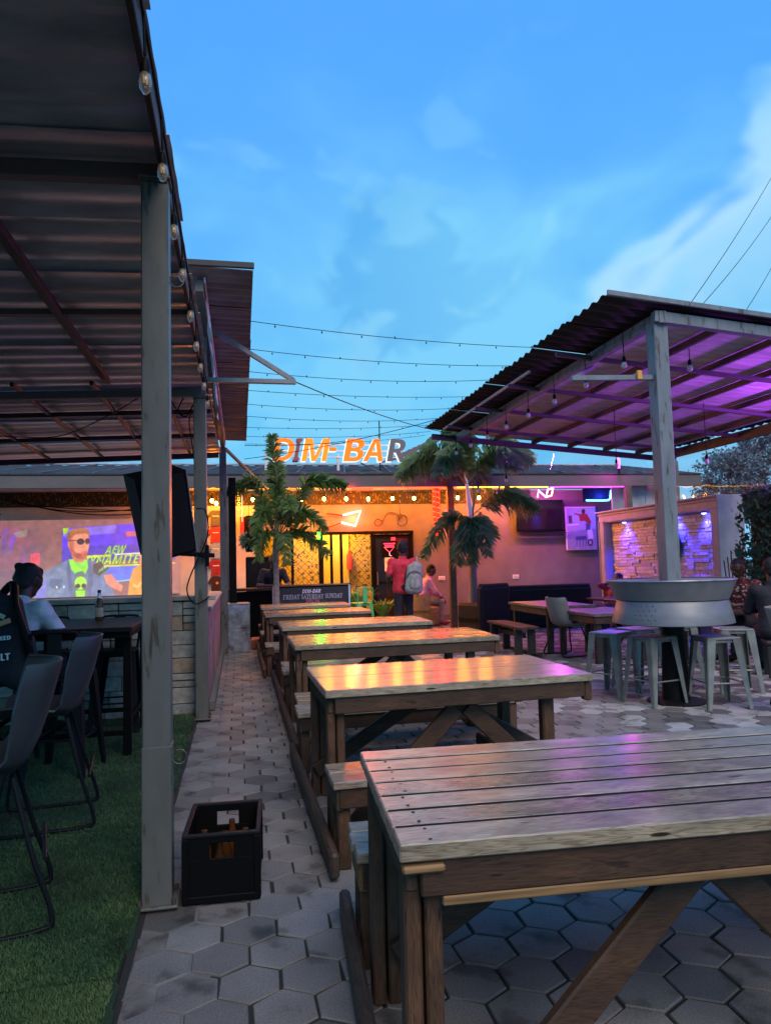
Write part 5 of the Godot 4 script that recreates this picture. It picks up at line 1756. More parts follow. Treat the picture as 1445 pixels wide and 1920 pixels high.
	part(tv, "screen", B(1.20, 0.74, 0.05, 0.01), M.tv, V(0, 0, 0), V(7, 0, 0))
	part(tv, "bezel", B(1.24, 0.04, 0.07), M.black, V(0, -0.385, 0.045))
	part(tv, "bracket", B(0.2, 0.2, 0.14), M.black, V(0, 0, -0.08))
	part(tv, "shelf", B(1.3, 0.03, 0.1), M.beam, V(0.02, -0.44, -0.02))
	var pi := img(192, 256, Color(0.66, 0.68, 0.78))
	fill(pi, [[0, 150], [192, 130], [192, 256], [0, 256]], Color(0.55, 0.56, 0.70))
	for k in 40: fill(pi, oval(rr(0, 192), rr(0, 256), rr(5, 24), rr(3, 16)), Color(rr(0.4, 0.9), rr(0.45, 0.85), rr(0.6, 0.95), 0.22))
	fill(pi, [[18, 52], [40, 50], [42, 96], [20, 98]], Color(0.30, 0.28, 0.36))
	fill(pi, [[8, 104], [84, 98], [84, 108], [8, 114]], Color(0.85, 0.86, 0.92))
	fill(pi, [[86, 50], [112, 34], [140, 44], [166, 92], [150, 104], [120, 84], [92, 86]], Color(0.62, 0.20, 0.14))
	fill(pi, oval(116, 26, 12, 14), Color(0.28, 0.17, 0.12))
	fill(pi, [[90, 54], [60, 44], [54, 34], [62, 36], [96, 44]], Color(0.5, 0.3, 0.22))
	fill(pi, [[128, 96], [160, 100], [150, 150], [128, 150]], Color(0.32, 0.33, 0.48))
	fill(pi, oval(152, 214, 18, 22), Color(0.22, 0.22, 0.30))
	fill(pi, oval(152, 214, 9, 12), Color(0.7, 0.7, 0.76))
	fill(pi, [[134, 140], [166, 136], [174, 190], [140, 196]], Color(0.85, 0.87, 0.92))
	fill(pi, [[60, 178], [130, 172], [130, 196], [60, 200]], Color(0.30, 0.32, 0.52))
	for k in 4: fill(pi, [[64 + k * 20, 196], [70 + k * 20, 196], [66 + k * 20, 240], [60 + k * 20, 240]], Color(0.38, 0.38, 0.55))
	fill(pi, [[0, 0], [192, 0], [192, 5], [0, 5]], Color(0.9, 0.88, 0.92))
	fill(pi, [[0, 0], [6, 0], [6, 256], [0, 256]], Color(0.9, 0.88, 0.92))
	var po := thing("wall_poster", "large framed photo poster of a person in red right of the television", "poster", V(8.32, 2.13, -16.5))
	part(po, "board", B(0.82, 1.08, 0.03), M.white_metal)
	var pq := QuadMesh.new()
	pq.size = Vector2(0.8, 1.06)
	part(po, "print", pq, print_mat(ImageTexture.create_from_image(pi), 0.35), V(0, 0, 0.0165))
	# shirts on the wall
	var sh := [[2.50, lin(0.12, 0.13, 0.09), "dark olive shirt at the top of the wall display"], [2.13, lin(0.62, 0.05, 0.05), "bright red shirt hung on the wall display"], [1.77, lin(0.35, 0.48, 0.58), "pale blue shirt hung on the wall display"], [1.39, lin(0.38, 0.02, 0.03), "dark red shirt hung on the wall display"], [1.02, lin(0.05, 0.015, 0.02), "maroon black shirt with yellow badge, lowest on the wall display"]]
	for q in sh:
		var s1 := thing("hung_shirt", q[2], "shirt", V(-0.50, q[0], -16.555), 0, "shirts hung on the wall")
		var m := MB.new()
		m.prism([Vector2(-0.11, -0.17), Vector2(0.11, -0.17), Vector2(0.105, 0.06), Vector2(0.15, 0.0), Vector2(0.19, 0.04), Vector2(0.12, 0.15), Vector2(0.045, 0.18), Vector2(0.0, 0.165), Vector2(-0.045, 0.18), Vector2(-0.12, 0.15), Vector2(-0.19, 0.04), Vector2(-0.15, 0.0), Vector2(-0.105, 0.06)], 0.02)
		part(s1, "cloth", m, mat(q[1], 0.85, 0, T.stain, V(4, 4, 4), T.rough, 0.3))
		if q[0] < 1.1:
			part(s1, "badge", tube_m([V(0.02, 0.03, 0.02), V(0.02, 0.03, 0.025)], 0.03, 12), M.amber)
		else:
			part(s1, "chest_band", B(0.14, 0.016, 0.004, 0.001), M.pale, V(0, 0.045, 0.022))
	# wall speakers and sockets
	for q in [[0.30, 2.32, "black wall speaker with a red side at the left of the glass front", "red"], [5.38, 2.24, "black wall speaker behind the trunk of the taller palm", ""]]:
		var w := thing("wall_speaker", q[2], "loudspeaker", V(q[0], q[1], -16.38), 14 if q[3] else -10)
		var m := MB.new()
		m.prism([Vector2(-0.2, -0.2), Vector2(0.2, -0.2), Vector2(0.2, 0.16), Vector2(0.15, 0.21), Vector2(-0.15, 0.21), Vector2(-0.2, 0.16)], 0.2)
		part(w, "cabinet", m, M.black, V(0, 0, -0.05))
		var c := MB.new()
		c.lathe([Vector2(0.0, 0.0), Vector2(0.05, 0.0), Vector2(0.13, 0.03), Vector2(0.145, 0.03), Vector2(0.145, 0.02)], 20)
		part(w, "cone", c, M.black_steel, V(0, -0.02, 0.152), V(90, 0, 0))
		if q[3]: part(w, "red_side", B(0.06, 0.40, 0.14), M.red, V(-0.24, -0.01, 0.05))
	for q in [[6.60, 0.98, "white double socket on the wall between palm and television"], [4.73, 1.0, "white socket on the wall just left of the brown awning post"]]:
		var w := thing("wall_socket", q[2], "socket", V(q[0], q[1], -16.59))
		part(w, "plate", B(0.16, 0.10, 0.015), M.pale)
		part(w, "insert", B(0.11, 0.06, 0.006, 0.001), M.white_metal, V(0, 0, 0.008))

func bulb_mesh(s := 1.0, long := 1.0) -> Mesh:
	var m := MB.new()
	m.t = Transform3D(Basis().scaled(V(1, long, 1)), Vector3.ZERO)
	m.lathe([Vector2(0, -0.052 * s), Vector2(0.010 * s, -0.050 * s), Vector2(0.0205 * s, -0.038 * s), Vector2(0.024 * s, -0.022 * s), Vector2(0.020 * s, -0.004 * s), Vector2(0.012 * s, 0.008 * s)], 12)
	return m.mesh()

func cap_mesh(s := 1.0) -> Mesh:
	var m := MB.new()
	m.lathe([Vector2(0.0, 0.003 * s), Vector2(0.015 * s, 0.003 * s), Vector2(0.0165 * s, 0.03 * s), Vector2(0.012 * s, 0.05 * s), Vector2(0.004 * s, 0.06 * s), Vector2(0, 0.075 * s)], 10)
	return m.mesh()

func hung_bulb(p: Node, at: Vector3, s: float, m: Material, bm: Mesh, cm: Mesh, fil := true):
	var b := part(p, "bulb", bm, m, at)
	part(b, "cap", cm, M.black)
	if fil: part(b, "filament", tube_m([V(-0.006, 0.0, 0) * s, V(-0.005, -0.035, 0.003) * s, V(0.005, -0.035, -0.003) * s, V(0.006, 0, 0) * s], 0.0045 * s, 5), M.amber)
	return b

func tube_light(called: String, label: String, cat: String, pts: Array, r: float, c: Color, e: float, le := 0.0, at := -1) -> Node3D:
	var t := thing(called, label, cat)
	part(t, "lamp_tube", tube_m(pts, r, 8), glow(c, e))
	if le > 0.0:
		var k: int = pts.size() / 2 if at < 0 else at
		omni(pts[k] + V(0, 0, 0.07), c, le, 0.06, t)
	return t

func signs_and_lamps():
	# bar name on the roof
	var g := thing("roof_sign", "large slanted illuminated letters DIM-BAR on rails above the bar roof", "sign", V(0, 0, -15.6))
	var on := glow(lin(1.0, 0.15, 0.008), 0.85)
	var on2 := glow(lin(1.0, 0.20, 0.010), 0.85)
	var off := mat(lin(0.30, 0.07, 0.055), 0.5)
	var off2 := mat(lin(0.17, 0.14, 0.16), 0.5)
	var edge := glow(lin(0.95, 0.92, 0.85), 0.6)
	var y0 := 3.66
	var hh := 0.50
	for q in [["D", 0.72, 0.44, on], ["I", 1.18, 0.12, off], ["M", 1.36, 0.54, on2], ["B", 2.28, 0.42, on], ["A", 2.72, 0.44, on], ["R", 3.26, 0.42, off2]]:
		var l := part(g, "letter_" + q[0].to_lower(), text_mesh(q[0], Vector2(q[2], hh), 0.02, 0.2), q[3], V(q[1], y0, 0.02))
		var bk := part(l, "letter_return", text_mesh(q[0], Vector2(q[2] * 1.02, hh * 1.02), 0.055, 0.2), edge if q[0] != "I" else off, V(-0.022, -0.018, -0.065))
	var hy := part(g, "hyphen", B(0.16, 0.085, 0.02), on, V(2.05, y0 + 0.265, 0.03))
	part(hy, "letter_return", B(0.17, 0.095, 0.055), edge, V(-0.015, -0.014, -0.045))
	for y in [0.10, 0.24, 0.375]:
		part(g, "rail", B(2.9, 0.028, 0.03), M.pale, V(2.25, y0 + y, -0.075))
	for x in [0.60, 2.18, 3.78]:
		part(g, "rail_post", B(0.055, 0.62, 0.05), M.white_metal, V(x, 3.53, -0.10))
	single("antenna_mast", tube_m([V(0, 3.5, 0), V(0, 4.64, 0)], 0.014, 6), M.black, "thin dark mast standing behind the letter A of the roof sign", "mast", V(3.17, 0, -15.9))
	# amber bulbs under the awning
	var s := thing("string_lights", "string of glowing amber bulbs along the frieze of the bar", "string lights", V(0, 0, -15.75))
	var wire := []
	var xs := [-0.55, -0.46, 0.31, 0.84, 1.36, 1.86, 2.35, 2.85, 3.40, 3.90, 4.40, 4.93, 5.44, 5.95, 6.46]
	for x in xs: wire.append(V(x, 2.97 + 0.012 * sin(x * 5.0), 0))
	part(s, "cable", tube_m(wire, 0.005, 5), M.black)
	var bm := bulb_mesh(1.5)
	var cm := cap_mesh(1.4)
	var gm := glow(lin(1.0, 0.50, 0.07), 26.0)
	for k in xs.size():
		var at := V(xs[k], 2.87 + rr(-0.015, 0.015) - (0.06 if k == 1 else 0.0), 0)
		hung_bulb(s, at, 1.5, gm, bm, cm, false)
		if k != 10: omni(at + V(0, -0.025, 0), lin(1.0, 0.255, 0.011), 0.62, 0.03, s)
	# red rope light column by the awning post
	var r := thing("rope_light_column", "glowing red rope light column hung beside the brown awning post", "lamp", V(4.13, 0, -14.72))
	part(r, "core", B(0.07, 1.0, 0.07), M.darkred, V(0, 2.46, 0))
	for k in 4:
		var a := TAU * k / 4 + 0.4
		part(r, "lamp_strip", tube_m([V(cos(a) * 0.055, 1.95, sin(a) * 0.055), V(cos(a) * 0.055, 2.95, sin(a) * 0.055)], 0.022, 7), glow(lin(1.0, 0.005, 0.002), 9.0))
	var coil := []
	for k in 90: coil.append(V(cos(k * 0.62) * 0.068, 1.97 + k * 0.0108, sin(k * 0.62) * 0.068))
	part(r, "lamp_coil", tube_m(coil, 0.007, 5), glow(lin(1.0, 0.08, 0.005), 4.0))
	omni(V(0, 2.45, 0.16), lin(1.0, 0.03, 0.01), 0.35, 0.1, r)
	tube_light("pink_light_strip", "short pink light strip on the side of the brown awning post", "lamp", [V(4.31, 1.95, -14.62), V(4.31, 2.50, -14.62)], 0.02, lin(1.0, 0.16, 0.2), 1.0)
	# light lines under the fascia
	for q in [[2.25, 4.6, lin(1.0, 0.05, 0.02), 3.5, "red light line under the bar fascia left of the taller palm"], [4.6, 6.7, lin(1.0, 0.45, 0.04), 4.0, "amber light line under the bar fascia right of the taller palm"], [6.75, 8.6, lin(0.9, 0.06, 0.9), 2.0, "magenta light line under the right end of the bar fascia"]]:
		tube_light("fascia_light_line", q[4], "lamp", [V(q[0], 2.975, -14.745), V(q[0] + 0.3, 2.982, -14.745), V(q[1], 2.978, -14.745)], 0.011, q[2], q[3])
	tube_light("red_beam_lamp", "short red lamp fixed under the fascia above the neon arrow", "lamp", [V(2.32, 2.955, -14.8), V(2.78, 2.955, -14.8)], 0.028, lin(1.0, 0.03, 0.01), 4.0, 0.12, 0)
	# light frames left of the facade
	var f := thing("light_frame", "upright light frame with amber dots left of the upright palm", "lamp", V(0, 0, -14.74))
	for x in [-0.135, -0.055, 0.075]: part(f, "lamp_strip", tube_m([V(x, 2.3 if x > -0.1 else 1.95, 0), V(x, 2.95, 0)], 0.009, 6), glow(lin(1.0, 0.28, 0.12), 2.2))
	for k in 4:
		var pp := []
		for j in 13: pp.append(V(0.012 + 0.026 * cos(TAU * j / 12), 2.86 - k * 0.095 + 0.03 * sin(TAU * j / 12), 0))
		part(f, "lamp_ring", tube_m(pp, 0.008, 5), glow(lin(1.0, 0.42, 0.03), 3.0))
	# neon arrow
	var ar := thing("neon_arrow", "red and white neon arrow outline on the orange wall above the glass front", "neon sign", V(0, 0, -16.5))
	part(ar, "lamp_tube", tube_m([V(2.38, 2.53, 0), V(2.80, 2.63, 0), V(2.66, 2.28, 0), V(2.34, 2.36, 0)], 0.019, 8), glow(lin(1.0, 0.30, 0.20), 11.0))
	part(ar, "dim_tube", tube_m([V(2.0, 2.575, 0), V(2.40, 2.52, 0)], 0.016, 8), glow(lin(0.6, 0.02, 0.01), 0.5))
	part(ar, "dim_tube", tube_m([V(1.88, 2.20, 0), V(2.36, 2.36, 0)], 0.014, 8), glow(lin(0.6, 0.03, 0.01), 0.35))
	omni(V(2.6, 2.45, 0.1), lin(1.0, 0.04, 0.015), 1.5, 0.08, ar)
	# unlit curly pipe lamp
	var cu := thing("curly_wall_lamp", "unlit curled brown tube lamp on the orange wall above the door", "wall lamp", V(0, 0, -16.52))
	part(cu, "tube", tube_m(curve([V(3.30, 2.38, 0), V(3.20, 2.43, 0), V(3.12, 2.35, 0), V(3.18, 2.27, 0), V(3.28, 2.30, 0), V(3.36, 2.45, 0), V(3.46, 2.57, 0), V(3.62, 2.56, 0), V(3.72, 2.48, 0), V(3.68, 2.32, 0), V(3.78, 2.26, 0), V(3.90, 2.34, 0), V(3.88, 2.48, 0), V(3.76, 2.52, 0)], 5), 0.013, 7), M.bark)
	part(cu, "hub", tube_m([V(3.74, 2.49, -0.03), V(3.74, 2.49, 0.03)], 0.055, 12), M.bark)
	part(cu, "cord", tube_m([V(3.74, 2.53, 0), V(3.74, 2.8, -0.03)], 0.005, 5), M.black)
	# neon menu and notice on the door
	var me := thing("neon_menu", "small red neon cocktail sign in the dark door", "neon sign", V(3.47, 1.72, -16.565))
	part(me, "panel", B(0.36, 0.36, 0.012), M.black)
	part(me, "lamp_tube", tube_m([V(-0.12, 0.05, 0.01), V(0.0, -0.08, 0.01), V(0.12, 0.05, 0.01), V(-0.12, 0.05, 0.01)], 0.007, 6), glow(lin(1, 0.05, 0.08), 3.0))
	part(me, "lamp_tube", tube_m([V(0.0, -0.08, 0.01), V(0, -0.15, 0.01), V(0.05, -0.16, 0.01)], 0.006, 6), glow(lin(1, 0.3, 0.35), 2.0))
	for k in 2: part(me, "lamp_tube", tube_m([V(-0.14 + 0.03 * k, 0.13 - 0.04 * k, 0.01), V(0.14 - 0.03 * k, 0.13 - 0.04 * k, 0.01)], 0.009, 6), glow(lin(1, 0.03, 0.08), 2.5))
	part(me, "lamp_tube", B(0.1, 0.07, 0.02), glow(lin(1, 0.02, 0.03), 2.0), V(0.1, 0.24, 0.0))
	var no := thing("door_notice", "white paper notice with red ring on the dark door below the neon", "notice", V(3.46, 1.36, -16.568))
	part(no, "paper", B(0.22, 0.32, 0.004, 0.0), M.pale)
	var rg := []
	for j in 17: rg.append(V(0.06 * cos(TAU * j / 16), 0.04 + 0.06 * sin(TAU * j / 16), 0.003))
	part(no, "ring_mark", tube_m(rg, 0.006, 5), M.red)
	# blue and purple neon at the right end
	var bl := thing("blue_neon", "bright blue neon corner beside the pink boarding", "neon sign", V(0, 0, -16.2))
	part(bl, "lamp_tube", tube_m(curve([V(8.35, 2.80, 0), V(8.85, 2.795, 0), V(8.97, 2.82, 0), V(9.0, 2.9, 0), V(9.02, 3.04, 0)], 4), 0.02, 8), glow(lin(0.04, 0.25, 1.0), 9.0))
	part(bl, "backing", B(0.75, 0.32, 0.02), M.black, V(8.66, 2.93, -0.05))
	omni(V(8.8, 2.9, 0.12), lin(0.03, 0.05, 1.0), 0.8, 0.08, bl)
	var pu := thing("purple_neon", "white and magenta neon zigzag under the awning above the television", "neon sign", V(0, 0, -15.9))
	part(pu, "lamp_tube", tube_m([V(6.95, 2.86, 0), V(6.98, 3.02, 0), V(7.16, 2.86, 0), V(7.22, 3.04, 0), V(7.36, 3.08, 0)], 0.018, 8), glow(lin(1.0, 0.25, 0.85), 8.0))
	part(pu, "lamp_tube", tube_m([V(7.16, 2.86, 0.02), V(7.30, 2.90, 0.02), V(7.34, 3.05, 0.02)], 0.014, 8), glow(lin(1.0, 0.5, 0.06), 6.0))
	omni(V(7.3, 2.95, 0.25), lin(0.75, 0.03, 0.9), 0.8, 0.1, pu)
	var pk := thing("pink_tube_lamp", "short upright hot pink tube lamp above the bar roof under the canopy", "lamp", V(8.35, 0, -14.6))
	part(pk, "lamp_tube", tube_m([V(0, 3.38, 0), V(0, 3.60, 0)], 0.025, 8), glow(lin(1.0, 0.05, 0.5), 7.0))
	part(pk, "holder", B(0.04, 0.12, 0.04), M.black, V(0, 3.31, 0))
	omni(V(-0.1, 3.5, 0.15), lin(0.9, 0.03, 0.7), 0.4, 0.08, pk)
	var gr := thing("green_lamp", "small green lamp in the glass front behind a palm frond", "lamp", V(1.80, 2.0, -16.42))
	part(gr, "lamp_tube", tube_m([V(0, -0.12, 0), V(0, 0.14, 0)], 0.03, 8), glow(lin(0.04, 1.0, 0.02), 9.0))
	part(gr, "holder", B(0.08, 0.05, 0.06), M.black, V(0, 0.17, 0))
	omni(V(0, 0, 0.1), lin(0.05, 1.0, 0.03), 0.14, 0.08, gr)
	var gs := thing("green_ground_lamp", "small green floor lamp among the plants behind the green chair", "lamp", V(2.5, 0.0, -13.9))
	part(gs, "housing", B(0.1, 0.12, 0.1), M.black, V(0, 0.06, 0))
	part(gs, "lamp_glass", B(0.08, 0.02, 0.08), glow(lin(0.1, 1.0, 0.08), 6.0), V(0, 0.13, 0))
	omni(V(0, 0.25, 0), lin(0.12, 1.0, 0.08), 0.06, 0.05, gs)
	# purple wash under the right canopy, from a tube along its right beam
	var w := thing("purple_wash_lamp", "purple tube lamp under the right beam of the canopy", "lamp", V(8.15, 0, -6.9))
	part(w, "lamp_tube", tube_m([V(0, 2.62, 0.6), V(0, 2.62, -0.6)], 0.03, 8), glow(lin(0.55, 0.04, 1.0), 0.8))
	part(w, "hanger", B(0.03, 0.75, 0.03), M.black, V(0, 3.0, 0))
	for z in [-0.4, 0.4]:
		var l := SpotLight3D.new()
		l.name = "light"
		l.light_color = lin(0.50, 0.07, 1.0)
		l.light_energy = 7.0
		l.light_size = 0.12
		l.spot_angle = 80
		l.spot_range = 20.0
		l.spot_attenuation = 2.0
		l.shadow_enabled = true
		w.add_child(l, true)
		l.position = V(-0.05, 2.68, z)
		l.rotation_degrees = V(38, 62, 0)
	projection()

func projection():
	# the picture that a projector throws on the wall: coordinates are halves of its own units
	var im := img(720, 274, Color(0.50, 0.33, 0.32))
	for k in 60: fill(im, oval(rr(0, 200), rr(20, 260), rr(14, 50), rr(10, 40)), Color([0.36, 0.56, 0.30, 0.62][k % 4], 0.26, [0.40, 0.34, 0.46][k % 3], 0.16))
	fill(im, [[88, 60], [112, 34], [122, 40], [92, 112], [82, 116]], Color(0.45, 0.25, 0.85, 0.7))
	fill(im, [[60, 30], [90, 28], [76, 100], [58, 120]], Color(0.36, 0.22, 0.62, 0.6))
	fill(im, [[100, 44], [150, 30], [150, 56], [110, 60]], Color(0.52, 0.52, 0.42, 0.7))
	fill(im, [[162, 118], [196, 116], [196, 158], [160, 160]], Color(0.86, 0.26, 0.34))
	fill(im, [[136, 120], [142, 118], [142, 170], [136, 172]], Color(0.5, 0.2, 0.75, 0.8))
	fill(im, [[0, 182], [175, 168], [175, 274], [0, 274]], Color(0.36, 0.26, 0.36, 0.55))
	# led wall behind the speakers
	fill(im, [[276, 30], [700, 8], [700, 90], [276, 96]], Color(0.30, 0.20, 0.92))
	fill(im, [[280, 34], [480, 20], [470, 50], [280, 60]], Color(0.62, 0.60, 0.92, 0.5))
	fill(im, [[278, 30], [300, 28], [296, 44], [280, 54]], Color(0.62, 0.85, 0.10))
	fill(im, [[276, 96], [700, 88], [700, 150], [276, 150]], Color(0.22, 0.18, 0.72))
	fill(im, [[368, 128], [460, 126], [456, 134], [368, 138]], Color(0.80, 0.86, 0.06))
	fill(im, [[470, 124], [640, 120], [640, 125], [468, 129]], Color(0.90, 0.92, 0.80))
	fill(im, [[420, 166], [700, 160], [700, 165], [420, 171]], Color(0.82, 0.90, 0.25))
	fill(im, [[420, 172], [560, 168], [548, 218], [470, 224]], Color(0.25, 0.42, 0.95))
	fill(im, [[470, 222], [548, 216], [546, 220], [470, 227]], Color(0.40, 0.85, 0.95))
	write(im, "AEW", 432, 96, 74, 30, Color(0.50, 0.92, 0.12), 0.35, true, false, -0.05)
	write(im, "DYNAMITE", 344, 132, 212, 32, Color(0.60, 0.92, 0.06), 0.35, true, false, -0.02)
	fill(im, [[514, 64], [566, 60], [566, 42], [510, 46]], Color(0.92, 0.40, 0.36, 0.8))
	# man in denim jacket
	fill(im, [[178, 274], [182, 220], [206, 186], [268, 156], [296, 142], [372, 142], [430, 168], [446, 200], [470, 274]], Color(0.33, 0.44, 0.60))
	fill(im, [[178, 274], [184, 214], [212, 190], [222, 230], [218, 274]], Color(0.40, 0.42, 0.80))
	for k in 26: fill(im, oval(rr(200, 290), rr(170, 270), rr(5, 18), rr(4, 14)), Color(0.50, 0.60, 0.66, 0.25))
	fill(im, [[232, 206], [280, 212], [276, 240], [252, 246], [232, 236]], Color(0.25, 0.36, 0.50))
	for k in 2: fill(im, oval(258 + k * 26, 238, 3.5, 4.5), Color(0.9, 0.9, 0.8))
	fill(im, [[300, 140], [310, 176], [330, 200], [360, 200], [372, 170], [368, 142]], Color(0.48, 0.92, 0.16))
	fill(im, [[322, 196], [330, 186], [352, 184], [362, 196], [368, 274], [318, 274]], Color(0.30, 0.42, 0.40))
	fill(im, oval(344, 226, 22, 24), Color(0.60, 0.92, 0.16))
	fill(im, oval(334, 236, 9, 8), Color(0.10, 0.12, 0.10))
	fill(im, oval(356, 236, 8, 8), Color(0.10, 0.12, 0.10))
	fill(im, [[326, 252], [362, 252], [360, 274], [328, 274]], Color(0.55, 0.85, 0.16))
	fill(im, [[306, 96], [312, 132], [322, 150], [352, 152], [368, 134], [368, 100]], Color(0.85, 0.46, 0.34))
	fill(im, [[298, 62], [300, 100], [312, 124], [334, 136], [362, 134], [372, 112], [376, 84], [374, 56], [350, 40], [312, 44]], Color(0.92, 0.55, 0.40))
	fill(im, [[300, 96], [312, 126], [336, 142], [362, 140], [372, 116], [352, 118], [330, 118], [314, 106], [306, 84]], Color(0.72, 0.34, 0.22))
	fill(im, [[344, 112], [366, 110], [364, 116], [346, 117]], Color(0.80, 0.36, 0.32))
	fill(im, [[294, 66], [296, 46], [316, 32], [350, 28], [372, 36], [378, 56], [356, 48], [324, 52], [310, 66], [304, 84]], Color(0.62, 0.38, 0.20))
	fill(im, oval(344, 78, 14, 11), Color(0.14, 0.10, 0.14))
	fill(im, oval(369, 78, 9, 11), Color(0.18, 0.12, 0.14))
	fill(im, [[300, 72], [332, 72], [332, 75], [300, 76]], Color(0.30, 0.22, 0.18))
	fill(im, [[296, 76], [304, 76], [306, 98], [298, 96]], Color(0.84, 0.46, 0.34))
	for q in [[312, 90, 12, 26, 0.55, 0.25, 0.16], [330, 128, 20, 10, 0.45, 0.2, 0.12], [366, 98, 8, 16, 1.0, 0.68, 0.52], [338, 58, 22, 9, 1.0, 0.66, 0.5], [340, 36, 22, 6, 0.75, 0.5, 0.28], [300, 60, 8, 18, 0.4, 0.22, 0.1], [372, 92, 4, 12, 1.0, 0.75, 0.6]]:
		for k in 4: fill(im, oval(q[0], q[1], q[2] * (1.0 - k * 0.2), q[3] * (1.0 - k * 0.2)), Color(q[4], q[5], q[6], 0.14))
	for k in 70:
		var x := rr(190, 460)
		var y := rr(165, 272)
		fill(im, [[x, y], [x + rr(4, 12), y + rr(14, 40)], [x + rr(0, 6), y + rr(20, 50)]], Color([0.2, 0.55, 0.3][k % 3], [0.28, 0.66, 0.4][k % 3], [0.42, 0.74, 0.55][k % 3], 0.16))
	fill(im, [[300, 140], [292, 176], [306, 274], [318, 274], [310, 200]], Color(0.24, 0.33, 0.46, 0.8))
	fill(im, [[372, 142], [392, 180], [384, 274], [370, 274], [372, 190]], Color(0.24, 0.33, 0.46, 0.8))
	# microphone, hand, second person in orange
	fill(im, [[390, 160], [420, 150], [436, 182], [410, 200], [390, 190]], Color(0.20, 0.22, 0.20))
	fill(im, [[404, 190], [442, 166], [448, 178], [412, 204]], Color(0.15, 0.30, 0.14))
	write(im, "AEW", 408, 180, 36, 12, Color(0.7, 0.9, 0.6), 0.2, true, false, -0.6)
	fill(im, [[430, 200], [458, 196], [478, 224], [500, 240], [496, 262], [474, 252], [440, 232]], Color(0.92, 0.50, 0.38))
	fill(im, [[540, 180], [580, 156], [620, 152], [660, 200], [672, 274], [520, 274], [526, 220]], Color(0.90, 0.56, 0.18))
	fill(im, [[566, 110], [584, 84], [604, 84], [620, 156], [588, 168], [562, 160]], Color(0.92, 0.55, 0.44))
	fill(im, [[580, 166], [584, 166], [576, 250], [570, 250]], Color(0.66, 0.40, 0.14))
	fill(im, [[540, 232], [556, 240], [566, 226], [572, 232], [560, 250], [540, 246]], Color(0.98, 0.75, 0.35))
	var wash := FastNoiseLite.new()
	wash.seed = 8; wash.frequency = 0.009; wash.fractal_octaves = 3
	for y in 274:
		for x in 720:
			var k := 0.05 + 0.10 * wash.get_noise_2d(x, y) + 0.10 * smoothstep(274.0, 120.0, y)
			var px := im.get_pixel(x, y)
			im.set_pixel(x, y, (px * (1.0 + 0.18 * wash.get_noise_2d(x * 3.0, y * 3.0 + 500.0))).lerp(Color(0.66, 0.44, 0.44), clampf(k, 0.0, 0.4)) + Color(1, 1, 1, 0) * rr(-0.02, 0.02))
	im.resize(240, 92, Image.INTERPOLATE_LANCZOS)
	im.resize(480, 184, Image.INTERPOLATE_CUBIC)
	var tex := ImageTexture.create_from_image(im)
	var s := thing("projection_screen", "projected picture of a man in sunglasses and denim on the left wall", "screen", V(-3.26, 1.675, -16.575))
	var quad := QuadMesh.new()
	quad.size = Vector2(3.98, 1.66)
	var m := glow(Color.WHITE, 0.66, tex)
	m.albedo_color = Color(0.55, 0.52, 0.5)
	part(s, "screen_picture", quad, m, V(0, 0, 0.012))
	part(s, "sheet", B(4.0, 1.68, 0.012, 0.0), M.cream)
	var l := AreaLight3D.new()
	l.name = "light"
	l.area_size = Vector2(3.6, 1.5)
	l.light_color = lin(0.9, 0.45, 0.45)
	l.light_energy = 0.5
	l.area_range = 20.0
	l.shadow_enabled = true
	s.add_child(l)
	l.position = V(0, 0, 0.06)
	l.rotation_degrees.y = 180

